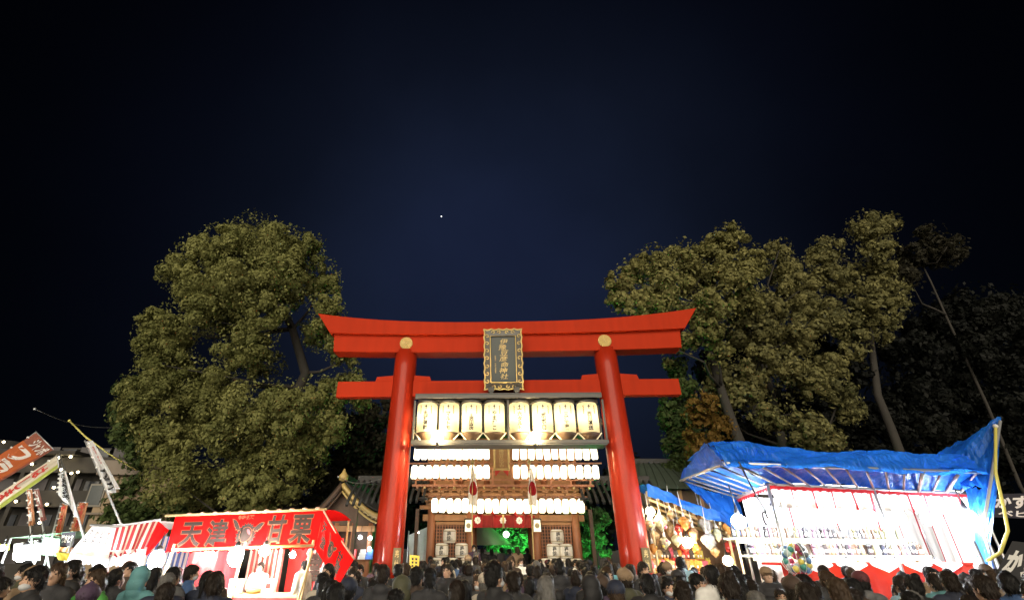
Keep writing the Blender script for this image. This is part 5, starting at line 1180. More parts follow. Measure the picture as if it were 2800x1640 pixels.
pts = [at(2722, 1165, 12.9), at(2722, 1290, 12.8), at(2745, 1390, 12.6), at(2756, 1450, 12.5), at(2735, 1510, 12.4), at(2700, 1532, 12.4)]
o = thing('hanging_cable', 'thick yellow cable looping down from the right tarpaulin corner', 'cable', pts[0])
MB().tube([p - pts[0] for p in pts], .035, 8).build('cable', mat('yellow_cable', (.50, .44, .10), rough=.5), o); MB().ball((0, 0, 0), .06).build('tie', M_white, o)
pts = [at(2020, 1262, 11.0), at(2060, 1340, 11.4), at(2095, 1400, 11.8)]
o = thing('guy_line', 'dark guy line slanting across the left of gallery awning', 'rope', pts[0]); MB().tube([p - pts[0] for p in pts], .02, 6).build('line', M_black, o)
MB().tube([pts[2] - pts[0] + Vector((-.05 + .05 * cos(t), 0, -.12 + .14 * sin(t))) for t in [k * .6 for k in range(9)]], .018, 5).build('loop', M_black, o)

# ------------------------------------------------------------------ toy stall between torii and gallery
YO = 17.0
ts = thing('toy_stall', 'toy stall with blue edged timber roof right of the torii pillar', 'stall', (at(1780, 1500, YO).x, YO, 0)); q = rel(ts)
ta, tb_, tc_, td = q(at(1768, 1342, YO - .8)), q(at(1985, 1430, YO - 1.0)), q(at(2010, 1472, YO + 2.6)), q(at(1775, 1392, YO + 2.6))
MB().grid(lambda u, v: ta.lerp(tb_, u).lerp(td.lerp(tc_, u), v), 12, 8).build('roof_boards', mat('timber_boards', (.26, .17, .10), rough=.7, var=.3, scale=5, stretch=(.4, 4, 1)), ts)
for k in range(9): a = ta.lerp(tb_, (k + .3) / 9); b = td.lerp(tc_, (k + .3) / 9); MB().bar(a + Vector((0, 0, -.07)), b + Vector((0, 0, -.07)), .06, .08).build('rafter', M_bamboo, ts)
for v in (.15, .5, .85): MB().bar(ta.lerp(td, v) + Vector((0, 0, -.15)), tb_.lerp(tc_, v) + Vector((0, 0, -.15)), .07, .07).build('purlin', M_bamboo, ts)
MB().grid(lambda u, v: wrk(ta.lerp(tb_, u) + Vector((0, -.05, .20 - .26 * v - .08 * (1 - u) * v)), u, v, .05), 40, 4).grid(lambda u, v: wrk(ta.lerp(tb_, u) + Vector((0, -.05 + 1.6 * v, .20 + .02 * v)), u, v, .05), 40, 6).build('blue_tarp_edge', M_tarp, ts)
for p in (ta, tb_, tc_, td): MB().tube([(p.x, p.y, 0), p], .04, 8).build('post', M_bamboo, ts)
bwf = sheet(td + Vector((0, -.1, -.1)), tc_ + Vector((0, -.1, -.05)), Vector((tc_.x, tc_.y - .1, .1)), Vector((td.x, td.y - .1, .1)), .05, 5)
cloth(bwf, 30, 6, 'rear_sheet', mat('brown_sheet', (.22, .13, .07), rough=.8, var=.3), ts)
s0, s1 = q(at(1775, 1560, YO - .9)), q(at(1985, 1560, YO - .9))
for k in range(3): MB().box(((s0.x + s1.x) / 2, s0.y + .35 + .55 * k, 1.1 + .28 * k), (s1.x - s0.x, .55, .05)).box(((s0.x + s1.x) / 2, s0.y + .09 + .55 * k, .96 + .28 * k), (s1.x - s0.x, .03, .26)).build('stepped_shelf', mat('orange_cloth2', (.45, .16, .04), rough=.8), ts)
tcol = [(.55, .03, .03), (.62, .30, .05), (.60, .52, .10), (.70, .62, .45), (.10, .08, .07), (.6, .12, .2), (.45, .33, .16)]
tnm = ['red', 'orange', 'yellow', 'cream', 'black', 'pink', 'tan']
def toy_mesh(k, m):
    mb = MB()
    if k == 0: mb.ball((0, 0, .10), (.10, .09, .11), 10, 7).ball((0, 0, .24), (.075, .07, .07), 10, 7).ball((-.05, 0, .31), .025, 6, 5).ball((.05, 0, .31), .025, 6, 5)
    elif k == 1: mb.box((0, 0, .12), (.20, .12, .24)).box((0, -.065, .13), (.14, .01, .14))
    else: mb.lathe([(.02, 0), (.10, .02), (.12, .12), (.07, .24), (.02, .26)], n=12)
    return mb.mesh('body', m)
tm_ = {(k, c): toy_mesh(k, mat('toy_' + tnm[c], tcol[c], rough=.4)) for k in range(3) for c in range(7)}
tkn = ['plush toy', 'boxed toy', 'spinning top toy']
for k in range(3):
    for i in range(17):
        x = s0.x + .1 + (s1.x - s0.x - .2) * i / 16; c, kk = random.randrange(7), random.randrange(3)
        p = Vector(ts.location) + Vector((x, s0.y + .30 + .55 * k, 1.126 + .28 * k))
        o = thing('toy', f'{tnm[c]} {tkn[kk]} on the {["front", "middle", "rear"][k]} step of toy stall, {o10[i]} from left', 'toy', p, random.uniform(-.4, .4), 'toys on the toy stall steps')
        place(tm_[(kk, c)], 'body', o); place(tagm, 'price_tag', o).location = (0, -.07, -.02)
M_bag = mat('clear_plastic_bag', (.75, .72, .64), rough=.25, var=.15, scale=5, trans=.55)
bagspec = [(1778, 1436, .15, .22, 'cream'), (1806, 1428, .20, .26, 'cream'), (1830, 1446, .17, .24, 'tan'), (1872, 1430, .17, .20, 'orange'), (1898, 1462, .13, .22, 'tan'), (1930, 1436, .20, .28, 'white'), (1938, 1480, .20, .24, 'white'), (1850, 1478, .15, .18, 'cream'), (1792, 1470, .14, .22, 'tan'), (1990, 1445, .13, .22, 'orange'), (1996, 1496, .15, .20, 'red'), (1905, 1500, .13, .16, 'orange'), (1818, 1484, .14, .18, 'cream'), (1856, 1448, .12, .18, 'red'), (1916, 1412, .12, .18, 'tan'), (1962, 1462, .12, .20, 'cream'), (1786, 1500, .12, .16, 'orange'), (1872, 1502, .12, .16, 'red'), (1955, 1508, .13, .16, 'tan'), (1835, 1408, .11, .16, 'tan')]
bc = {'cream': (.66, .56, .36), 'tan': (.42, .28, .14), 'orange': (.52, .24, .06), 'white': (.72, .72, .74), 'red': (.5, .05, .04)}
for k, (px, py, rx_, rz_, cn) in enumerate(bagspec):
    p = at(px, py, YO - 1.0 + .22 * (k % 3)); o = thing('toy_bag', f'hanging {cn} plastic bag of toys in toy stall, number {k + 1} of its hanging cluster' if False else f'hanging {cn} plastic toy bag at toy stall front, {o10[sorted(range(20), key=lambda j: bagspec[j][0]).index(k)]} from left', 'bag', p, .5 * k, 'hanging toy bags')
    mb = MB(); n, m_ = 14, 10; rr = random.Random(k)
    ph = [rr.uniform(0, 6) for _ in range(3)]
    prof = [max(.02, sin(pi * min(1, (i / m_) ** .8 * .97 + .03))) for i in range(m_ + 1)]
    vs = [((rx_ * prof[i] * (1 + .16 * sin(3 * t + ph[0] + i) + .10 * sin(7 * t + ph[1] - 2 * i))) * cos(t), (rx_ * prof[i] * (1 + .16 * sin(2 * t + ph[2] + i))) * sin(t), rz_ * (1 - 2 * i / m_)) for i in range(m_ + 1) for t in [j * 2 * pi / n for j in range(n)]]
    mb.add(vs, [(i * n + j, i * n + (j + 1) % n, (i + 1) * n + (j + 1) % n, (i + 1) * n + j) for i in range(m_) for j in range(n)], True)
    mb.build('bag', mat('plastic_' + cn, bc[cn], rough=.22, var=.62, scale=9, trans=.3, bump=.8, bscale=10), o)
    MB().tube([(0, 0, rz_ * .95), (0.02, 0, rz_ + .12)], [.05, .02], 8).tube([(0.02, 0, rz_ + .12), (0, .05, rz_ + .7)], .012, 5).build('tie', M_white, o)
    for j in range(3):
        MB().ball((rx_ * .45 * cos(j * 2.1 + k), -rx_ * .62, rz_ * (.35 - .4 * j)), (rx_ * .3, rx_ * .3, rx_ * .28), 8, 6).build('toy_inside', tm_[(0, (j * 2 + k) % 7)].materials[0], o)
lamp(1778, 1398, YO - 1.0, .13, (1, .82, .52), 30, 'glaring warm lamp at the left end of toy stall', cord=.3)
lamp(1880, 1482, YO - .9, .15, (1, .80, .48), 26, 'glaring warm lamp among the hanging toy bags', cord=.5)
lamp(1990, 1532, YO - 1.6, .13, (1, .86, .62), 22, 'warm lamp at the right end of toy stall shelves', cord=.8)
# yellow placard held above the crowd by the left pillar
p = at(1132, 1548, 14.2); o = thing('yellow_placard', 'yellow notice board on a stick by the left torii pillar', 'placard', (p.x, p.y, 0))
f = sheet((-.13, 0, p.z + .27), (.13, 0, p.z + .25), (.13, -.05, p.z - .27), (-.10, -.05, p.z - .27), 0, 1)
c = MB().grid(lambda u, v: f(u, v), 2, 2).grid(lambda u, v: f(1 - u, v, -.02), 2, 2).build('board', mat('yellow_board', (.65, .48, .05)), o)
for j in range(2):
    for i in range(5): poly_on(f, [(.2 + .38 * j, .12 + .15 * i), (.42 + .38 * j, .12 + .15 * i), (.40 + .38 * j, .21 + .15 * i), (.22 + .38 * j, .21 + .15 * i)], 'print_mark', M_ink, c, .01)
MB().tube([(0, .02, 0), (0, .02, p.z)], .018, 6).build('stick', M_bamboo, o)
# ------------------------------------------------------------------ people
def remesh(mb, voxel, ratio, smooth=3, disp=None):
    me = mb.mesh('tmp'); o = bpy.data.objects.new('tmp', me); COL.objects.link(o)
    r_ = o.modifiers.new('r', 'REMESH'); r_.mode = 'VOXEL'; r_.voxel_size = voxel; r_.use_smooth_shade = True
    s_ = o.modifiers.new('s', 'SMOOTH'); s_.iterations = smooth; s_.factor = .5
    d_ = o.modifiers.new('d', 'DECIMATE'); d_.ratio = ratio
    dg = bpy.context.evaluated_depsgraph_get(); dg.update()
    out_ = bpy.data.meshes.new_from_object(o.evaluated_get(dg))
    bpy.data.objects.remove(o); bpy.data.meshes.remove(me)
    if disp:
        n = len(out_.vertices); co = np.empty(n * 3, np.float32); out_.vertices.foreach_get('co', co); co = co.reshape(-1, 3)
        co = disp(co); out_.vertices.foreach_set('co', co.astype(np.float32).ravel())
    out_.polygons.foreach_set('use_smooth', [True] * len(out_.polygons)); out_.update()
    return out_
def cap(mb, a, b, ra, rb):
    a, b = Vector(a), Vector(b); mb.ball(a, ra, 12, 8); mb.ball(b, rb, 12, 8)
    n = 4; mb.tube([a.lerp(b, i / n) for i in range(n + 1)], [ra + (rb - ra) * i / n for i in range(n + 1)], 12)
ARM = {'down': ((.235, -.02, 1.10), (.25, .06, .86)), 'bent': ((.245, -.03, 1.12), (.14, .22, 1.08)), 'phone': ((.235, .08, 1.20), (.10, .28, 1.46))}
def joints(pose):
    l = ARM['down'] if pose != 'bent' else ARM['bent']; r_ = ARM['phone'] if pose == 'phone' else ARM['bent'] if pose == 'bent' else ARM['down']
    return [(-1, l), (1, r_)]
def body_mesh(pose):
    mb = MB()
    mb.ball((0, .0, 1.60), (.077, .096, .108), 16, 12); mb.ball((0, .028, 1.535), (.060, .070, .072), 14, 10)   # skull, jaw
    cap(mb, (0, .092, 1.585), (0, .112, 1.560), .011, .015)                                                      # nose
    mb.ball((0, .090, 1.525), (.026, .012, .008), 8, 6); mb.ball((0, .088, 1.512), (.022, .012, .008), 8, 6)      # lips
    mb.ball((0, .078, 1.622), (.055, .018, .014), 10, 6)                                                          # brow
    for s in (-1, 1): mb.ball((s * .079, -.006, 1.578), (.011, .024, .034), 8, 6)
    cap(mb, (0, -.012, 1.40), (0, -.002, 1.52), .058, .054)
    mb.ball((0, 0, 1.26), (.165, .105, .19), 16, 10); mb.ball((0, 0, 1.02), (.145, .105, .17), 16, 10); mb.ball((0, -.01, .92), (.165, .115, .12), 14, 10)
    cap(mb, (-.14, 0, 1.385), (.14, 0, 1.385), .062, .062)
    for s, (e, w_) in joints(pose):
        sh = (s * .175, 0, 1.375); e = (s * e[0], e[1], e[2]); w_ = Vector((s * w_[0], w_[1], w_[2]))
        cap(mb, sh, e, .052, .042); cap(mb, e, w_, .040, .028)
        d = (w_ - Vector(e)).normalized(); side = Vector((s * 1, 0, 0)).cross(d); side = d.cross(Vector((0, 1, 0))) if abs(d.y) < .8 else d.cross(Vector((0, 0, 1)))
        side.normalize(); nr = d.cross(side)
        cap(mb, w_, w_ + d * .07, .027, .032)
        for k in range(4):      # four fingers, a little curled
            b0 = w_ + d * .085 + side * (.012 * (k - 1.5) * 1.45); ln = (.062, .072, .068, .052)[k]
            cap(mb, b0, b0 + d * ln * .55 + nr * .006, .0095, .009); cap(mb, b0 + d * ln * .55 + nr * .006, b0 + d * ln + nr * .022, .009, .0075)
        b0 = w_ + d * .025 + side * .028; cap(mb, b0, b0 + d * .03 + side * .022 + nr * .01, .011, .010); cap(mb, b0 + d * .03 + side * .022 + nr * .01, b0 + d * .058 + side * .026 + nr * .022, .010, .008)
    for s in (-1, 1):
        cap(mb, (s * .09, 0, .90), (s * .10, .012, .49), .085, .058); cap(mb, (s * .10, .012, .49), (s * .10, -.015, .09), .056, .038); cap(mb, (s * .10, -.02, .05), (s * .115, .14, .035), .042, .034)
    return remesh(mb, .0105, .16, 2)
def coat_mesh(kind, pose):
    mb = MB(); g_ = {'puffer': .045, 'hoodie': .030, 'long': .034, 'jacket': .026}[kind]
    zb = .50 if kind == 'long' else .80
    if kind == 'puffer':
        for i in range(7):
            z = .86 + i * .088; k = [1.0, 1.03, 1.03, 1.06, 1.08, 1.05, .95][i]; mb.ball((0, 0, z), ((.170 + g_) * k, (.118 + g_) * k, .068), 18, 8)
        cap(mb, (-.10, 0, 1.41), (.10, 0, 1.41), .075, .075)
    else:
        mb.ball((0, 0, 1.26), (.165 + g_, .112 + g_, .21), 16, 10); mb.ball((0, 0, 1.02), (.155 + g_, .112 + g_, .22), 16, 10); mb.lathe([(.16 + g_, 0), (.165 + g_, .05), (.16 + g_, .2), (.15 + g_, 1.0 - zb)], (0, 0, zb), 18, sy=.72)
    cap(mb, (-.15, 0, 1.39), (.15, 0, 1.39), .062 + g_ * .6, .062 + g_ * .6)
    if kind in ('hoodie', 'puffer'):
        mb.ball((0, -.075, 1.435), (.115, .075, .075), 12, 8); mb.lathe([(.085, 0), (.10, .03), (.085, .075)], (0, -.005, 1.41), 16)
    else: mb.lathe([(.085, -.04), (.088, .03), (.074, .085)], (0, -.008, 1.42), 16)
    for s, (e, w_) in joints(pose):
        sh = (s * .178, 0, 1.375); e = Vector((s * e[0], e[1], e[2])); w_ = Vector((s * w_[0], w_[1], w_[2]))
        if kind == 'puffer':
            for a, b, r0, r1 in ((Vector(sh), e, .060 + g_ * .8, .052 + g_ * .6), (e, w_, .050 + g_ * .6, .040 + g_ * .4)):
                for i in range(4): p = a.lerp(b, (i + .3) / 4); mb.ball(p, (r0 + (r1 - r0) * i / 3), 12, 8)
                cap(mb, a, b, r0 * .85, r1 * .85)
        else: cap(mb, sh, e, .056 + g_ * .75, .050 + g_ * .5); cap(mb, e, w_, .048 + g_ * .5, .036 + g_ * .4)
    def disp(co):
        f = .006 * np.sin(co[:, 2] * 38 + 3 * np.sin(co[:, 0] * 14)) * np.sin(co[:, 1] * 21 + co[:, 0] * 17)
        c = co.copy(); c[:, 1] += f; c[:, 0] += f * .7; return c
    return remesh(mb, .017, .30, 2, None if kind == 'puffer' else disp)
def trouser_mesh():
    mb = MB(); mb.ball((0, -.005, .92), (.178, .128, .13), 14, 10)
    for s in (-1, 1): cap(mb, (s * .09, 0, .90), (s * .10, .012, .49), .098, .075); cap(mb, (s * .10, .012, .49), (s * .10, -.01, .12), .074, .062)
    return remesh(mb, .02, .35, 2)
def shoe_mesh():
    mb = MB()
    for s in (-1, 1): mb.ball((s * .10, -.01, .055), (.052, .075, .055), 10, 7); mb.ball((s * .112, .095, .045), (.050, .095, .042), 10, 7)
    return mb.mesh('shoes')
def fuzz(me, kind):
    """loose strands standing off the hair so that its outline is not smooth"""
    rr = random.Random(len(kind) * 13); n0 = len(me.vertices); vs = [v.co.copy() for v in me.vertices]; ns = [v.normal.copy() for v in me.vertices]
    V, Fc = [tuple(v) for v in vs], [tuple(p.vertices) for p in me.polygons]
    for k in range(420):
        i = rr.randrange(n0); p, nn = vs[i], ns[i]
        if p.z < 1.50 and kind not in ('long', 'bob', 'ponytail'): continue
        t = Vector((rr.uniform(-.5, .5), rr.uniform(-.6, .2), -1)); t = (t - nn * t.dot(nn) * .6).normalized(); s_ = t.cross(nn).normalized() * rr.uniform(.002, .005); ln = rr.uniform(.025, .060)
        q1 = p + nn * rr.uniform(.004, .014) + t * ln * .5; q2 = p + nn * rr.uniform(.004, .022) + t * ln
        b_ = len(V); V += [tuple(p - s_ - nn * .004), tuple(p + s_ - nn * .004), tuple(q1 + s_ * .8), tuple(q1 - s_ * .8), tuple(q2)]; Fc += [(b_, b_ + 1, b_ + 2, b_ + 3), (b_ + 3, b_ + 2, b_ + 4)]
    out_ = bpy.data.meshes.new('hair'); out_.from_pydata(V, [], Fc); out_.polygons.foreach_set('use_smooth', [True] * len(Fc)); out_.update(); bpy.data.meshes.remove(me)
    return out_
def hair_mesh(kind):
    mb = MB()
    mb.ball((0, -.014, 1.628), (.090, .108, .095), 18, 12); mb.ball((0, -.045, 1.575), (.086, .075, .088), 14, 10)
    for s in (-1, 1): mb.ball((s * .070, -.008, 1.610), (.024, .050, .055), 10, 8)
    if kind == 'fringe': mb.ball((0, .062, 1.655), (.068, .040, .036), 10, 8)
    if kind == 'tousled':
        rr = random.Random(5)
        for k in range(34):
            t, p = rr.uniform(0, 2 * pi), rr.uniform(.0, 1.25); c = Vector((.086 * sin(p) * cos(t), -.014 + .10 * sin(p) * sin(t), 1.628 + .09 * cos(p)))
            mb.ball(c, (.028, .030, .022), 8, 6)
    if kind in ('bob', 'long'):
        z1 = 1.44 if kind == 'bob' else 1.26
        cap(mb, (0, -.055, 1.57), (0, -.082, z1 + .03), .082, .070); 
        for s in (-1, 1): cap(mb, (s * .066, -.02, 1.60), (s * .074, -.03, z1 + .05), .030, .026)
    if kind == 'ponytail': mb.ball((0, -.125, 1.60), .035, 8, 6); cap(mb, (0, -.14, 1.58), (0, -.155, 1.40), .036, .018)
    if kind == 'bun': mb.ball((0, -.085, 1.70), .05, 12, 8)
    def disp(co):
        a = np.arctan2(co[:, 0], -co[:, 1] - .01); f = .0035 * np.sin(a * 34 + 3 * np.sin(co[:, 2] * 22)) + .004 * np.sin(co[:, 2] * 47 + a * 9)
        c = co.copy(); d = co - np.array([0, -.02, 1.6]); c += d / np.linalg.norm(d, axis=1)[:, None] * f[:, None]; return c
    return fuzz(remesh(mb, .011, .5, 2, disp), kind)
def hat_mesh(kind):
    mb = MB()
    if kind == 'beanie':
        mb.ball((0, -.008, 1.640), (.108, .126, .106), 18, 12); mb.lathe([(.106, 0), (.114, .012), (.114, .045), (.106, .058)], (0, -.006, 1.615), 20, sy=1.15); mb.ball((0, -.01, 1.745), .024, 8, 6)
    elif kind == 'cap':
        mb.ball((0, -.008, 1.645), (.108, .124, .094), 18, 12); mb.ball((0, .130, 1.640), (.078, .075, .010), 14, 6)
    else:      # raised hood
        mb.ball((0, -.022, 1.63), (.112, .122, .118), 18, 12); mb.ball((0, -.06, 1.53), (.118, .090, .12), 14, 10); mb.lathe([(.12, 0), (.108, .08)], (0, -.02, 1.42), 16)
    return remesh(mb, .013, .45, 2)
def mask_mesh():
    mb = MB(); mb.ball((0, .050, 1.530), (.063, .064, .042), 14, 10)
    return mb.mesh('face_mask')
BODY = {p: body_mesh(p) for p in ('down', 'bent', 'phone')}
COAT = {(k, p): coat_mesh(k, p) for k in ('puffer', 'hoodie', 'long', 'jacket') for p in ('down', 'bent')}
COAT[('jacket', 'phone')] = coat_mesh('jacket', 'phone')
TRO, SHO = trouser_mesh(), shoe_mesh()
HAIR = {k: hair_mesh(k) for k in ('short', 'fringe', 'tousled', 'bob', 'long', 'ponytail', 'bun')}
HAT = {k: hat_mesh(k) for k in ('beanie', 'cap', 'hood')}
MASK = mask_mesh()
EYE = MB().ball((0, 0, 0), (.013, .007, .008), 8, 6).mesh('eye')
M_skin = mat('skin', (.46, .28, .19), rough=.55, var=.06, scale=20); M_skin2 = mat('skin_paler', (.52, .34, .25), rough=.55, var=.06, scale=20)
HC = {'black': (.007, .0065, .0065), 'dark brown': (.016, .011, .008), 'brown': (.040, .024, .014), 'grey': (.12, .115, .11)}
M_hair = {k: mat('hair_' + k, c, rough=.5, spec=.22, var=.3, scale=60, bump=.6, bscale=120, stretch=(1, 1, .15)) for k, c in HC.items()}
CC = {'black': (.014, .014, .016), 'charcoal': (.024, .024, .028), 'navy': (.013, .018, .038), 'dark grey': (.038, .038, .040), 'brown': (.050, .030, .020), 'beige': (.18, .135, .095), 'olive': (.055, .055, .030), 'maroon': (.085, .018, .022),
      'white': (.70, .69, .67), 'grey': (.10, .10, .105), 'green': (.06, .26, .05), 'orange': (.50, .19, .035), 'teal': (.10, .26, .28), 'blue': (.045, .10, .24), 'light blue': (.25, .40, .50), 'red': (.45, .03, .03), 'tan': (.22, .15, .09), 'purple': (.06, .035, .07), 'cream': (.48, .42, .34)}
M_coat = {k: mat('coat_' + k.replace(' ', '_'), c, rough=.75, var=.22, scale=9, bump=.25, bscale=40) for k, c in CC.items()}
M_shoe = mat('shoe_rubber', (.03, .03, .03)); M_eye = mat('eye_dark', (.02, .015, .012), rough=.2, var=0); M_maskw = mat('mask_white', (.46, .47, .49), rough=.8, var=.04)
def omat(o, m):
    if len(o.data.materials) == 0: o.data.materials.append(None)
    o.material_slots[0].link = 'OBJECT'; o.material_slots[0].material = m
PEOPLE = []
def person(x, y, face, scale, coat, ckind, hair, hcol, hat=None, hatcol='black', mask=False, pose='down', label=None, z=0.0, group=None, tilt=0.0):
    o = place(BODY[pose], 'person'); omat(o, M_skin if random.random() < .6 else M_skin2)
    o.location = (x, y, z); o.rotation_euler = (tilt, random.uniform(-.03, .03) if label is None else 0, face); o.scale = (scale * random.uniform(.97, 1.05), scale, scale)
    def ch(me, nm, m):
        c = place(me, nm, o); omat(c, m); return c
    ch(COAT[(ckind, pose)] if (ckind, pose) in COAT else COAT[('jacket', pose)], {'puffer': 'puffer_jacket', 'hoodie': 'hooded_jacket', 'long': 'long_coat', 'jacket': 'jacket'}[ckind], M_coat[coat])
    ch(TRO, 'trousers', M_coat[random.choice(['black', 'navy', 'charcoal', 'dark grey'])]); ch(SHO, 'shoes', M_shoe)
    if hat != 'hood': ch(HAIR[hair], 'hair', M_hair[hcol])
    if hat: ch(HAT[hat], {'beanie': 'knit_hat', 'cap': 'cap', 'hood': 'raised_hood'}[hat], M_coat[hatcol if hat != 'hood' else coat])
    facing_cam = cos(face) < .45
    if facing_cam:
        for s in (-1, 1): e = ch(EYE, 'eye', M_eye); e.location = (s * .031, .086, 1.600)
    if mask: ch(MASK, 'face_mask', M_maskw)
    PEOPLE.append(dict(o=o, x=x, y=y, face=face, coat=coat, ckind=ckind, hair=hair, hcol=hcol, hat=hat, hatcol=hatcol, mask=mask, label=label, group=group, pose=pose, z=z, s=scale))
    return o
def person_px(px, ptop, Y, face, coat, ckind='jacket', hair='short', hcol='black', label=None, z=0.0, smin=.8, smax=1.13, **kw):
    p = at(px, ptop, Y); hgt = 1.745 if kw.get('hat') else 1.72
    s = min(smax, max(smin, (p.z - z) / hgt)); return person(p.x, Y, face, s, coat, ckind, hair, hcol, label=label, z=z, **kw)
T = pi
# people that stand out in the photograph
person_px(1352, 1538, 6.2, -R(50), 'black', 'jacket', 'tousled', 'black', 'tall man in black jacket and mask, head turned right, front centre of crowd', mask=True)
person_px(1490, 1572, 6.0, R(5), 'beige', 'hoodie', 'bob', 'grey', 'grey haired person raising a lit phone, front row right of centre', pose='phone')
person_px(272, 1553, 6.6, R(165), 'green', 'hoodie', 'long', 'brown', 'long haired woman in bright green jacket facing back, below striped stall')
person_px(252, 1592, 5.6, R(20), 'purple', 'puffer', 'short', 'dark brown', 'person in purple puffer with knit hat before the green jacket', hat='beanie', hatcol='purple')
person_px(108, 1545, 6.0, R(150), 'black', 'jacket', 'fringe', 'black', 'man in black jacket and white mask at lower left corner', mask=True)
person_px(205, 1528, 7.6, R(160), 'black', 'hoodie', 'fringe', 'black', 'masked person in black jacket with white chest print at left', mask=True)
person_px(167, 1536, 6.8, R(190), 'charcoal', 'long', 'long', 'brown', 'long haired woman in charcoal coat facing back at left')
person_px(395, 1545, 7.2, R(-10), 'teal', 'hoodie', 'short', 'black', 'person in teal hooded jacket below the white lamp', hat='hood')
person_px(530, 1542, 8.8, R(-60), 'blue', 'jacket', 'fringe', 'dark brown', 'masked person in blue jacket before the red stall hanging', mask=True)
person_px(480, 1548, 7.8, R(-20), 'grey', 'puffer', 'bob', 'black', 'person in grey puffer before the chestnut stall left side')
person_px(570, 1560, 8.0, R(10), 'navy', 'puffer', 'ponytail', 'black', 'person with ponytail in navy puffer before the chestnut stall')
person_px(715, 1535, 12.9, R(185), 'white', 'jacket', 'short', 'dark brown', 'chestnut seller in white coat and mask behind the counter', mask=True, pose='bent', z=.12)
person_px(835, 1530, 12.6, R(60), 'white', 'jacket', 'short', 'black', 'second seller in white coat seen from behind by the roasting drum', z=.12)
person_px(1574, 1528, 15.6, R(180), 'white', 'jacket', 'short', 'black', 'masked person in white jacket facing back before right barrels', mask=True)
person_px(1296, 1488, 21.2, R(175), 'purple', 'jacket', 'short', 'dark brown', 'masked man facing back high on steps left of passage', mask=True, z=.3)
person_px(1302, 1508, 19.0, R(200), 'white', 'jacket', 'short', 'grey', 'grey haired person in white jacket below the left box lamp', mask=True)
person_px(1414, 1492, 22.4, R(20), 'tan', 'long', 'bob', 'brown', 'woman in tan coat with pale hood at the passage right side', z=.3)
person_px(1962, 1540, 9.0, R(20), 'orange', 'jacket', 'short', 'brown', 'person in orange jacket before the toy stall')
person_px(1858, 1520, 12.2, R(-30), 'light blue', 'jacket', 'short', 'black', 'person in pale blue jacket before toy stall left end')
person_px(2160, 1570, 6.4, R(-15), 'charcoal', 'puffer', 'bob', 'dark brown', 'broad person in charcoal puffer and knit hat, front row below ball bag', hat='beanie', hatcol='brown')
person_px(2278, 1576, 6.0, R(10), 'brown', 'hoodie', 'bob', 'brown', 'person with wide brown bob hair, front row below gallery counter')
person_px(2345, 1556, 7.6, R(-25), 'grey', 'hoodie', 'short', 'black', 'person in grey hooded jacket at gallery counter, cap on', hat='cap', hatcol='maroon')
person_px(2455, 1572, 7.8, R(5), 'light blue', 'jacket', 'short', 'dark brown', 'boy in pale blue jacket before the gallery counter right half')
person_px(2545, 1566, 8.0, R(10), 'teal', 'hoodie', 'short', 'dark brown', 'person in teal hooded jacket before the gallery right end')
person_px(2585, 1562, 7.2, R(-20), 'navy', 'jacket', 'tousled', 'dark brown', 'curly haired person in navy jacket before gallery right end')
person_px(2745, 1563, 6.6, R(-40), 'blue', 'jacket', 'fringe', 'black', 'masked person in blue jacket by the black sign at right', mask=True)
person_px(2010, 1556, 7.8, R(15), 'black', 'jacket', 'fringe', 'black', 'masked person in black jacket with pale stripe before the toy stall', mask=True)
person_px(1250, 1584, 6.0, R(-10), 'brown', 'long', 'long', 'dark brown', 'long haired person in brown coat left of the tall man')
person_px(1330, 1560, 7.4, R(-35), 'cream', 'jacket', 'short', 'grey', 'person in cream jacket and pale cap just left of the tall man', hat='cap', hatcol='cream')
person_px(1100, 1570, 6.4, R(8), 'olive', 'hoodie', 'short', 'black', 'person with raised olive hood below the yellow placard', hat='hood')
person_px(1050, 1542, 7.5, R(-8), 'charcoal', 'hoodie', 'short', 'dark brown', 'round headed person in charcoal jacket before left torii pillar')
person_px(1610, 1568, 6.6, R(18), 'black', 'hoodie', 'short', 'black', 'person in black with raised hood right of the phone holder', hat='hood')
person_px(1680, 1580, 6.0, R(-5), 'brown', 'hoodie', 'fringe', 'brown', 'brown haired person in brown jacket before the right pillar', hat='cap', hatcol='navy')
person_px(1765, 1566, 6.8, R(0), 'black', 'puffer', 'short', 'black', 'person in black puffer right before the right torii pillar')
person_px(1860, 1592, 5.6, R(10), 'brown', 'jacket', 'tousled', 'dark brown', 'tousle haired person in brown jacket, front row below toy stall')
# the rest of the crowd
RC = random.Random(21)
taken = [(p['x'], p['y']) for p in PEOPLE]
TX = [Vector(TO) + Matrix.Rotation(TR, 3, 'Z') @ Vector((s * 3.6, PC, 0)) for s in (-1, 1)]
def blocked(x, y):
    for t in TX:
        if (x - t.x) ** 2 + (y - t.y) ** 2 < .75 ** 2: return True
    if x < -2.55 and y > 10.9: 
        if x < -2.9 or y > 13.6 and x < -2.9: return True
    if x < -7.2 and y > 10.6: return True
    if x > 4.9 and y > 14.6: return True
    if x > 4.0 and y > 18: return True
    if x > 6.6 and y > 11.7 + (x - 7.2) * .277 - .35: return True
    if y > 20.4: return True
    if x < -3.4 and y > 16.2: return True
    if abs(x - at(852, 1556, 12.3).x) < .7 and abs(y - 12.3) < .5: return True
    return False
def dup_ok(x, y, dmin): return all((x - a) ** 2 + (y - b) ** 2 > dmin * dmin for a, b in taken)
ccols = ['black'] * 14 + ['charcoal'] * 9 + ['navy'] * 7 + ['dark grey'] * 4 + ['brown'] * 5 + ['olive'] * 2 + ['maroon'] * 1 + ['grey'] * 1 + ['beige'] * 2 + ['tan'] * 2 + ['purple'] * 2 + ['blue'] * 1 + ['cream'] + ['white'] + ['teal']
tries = 0
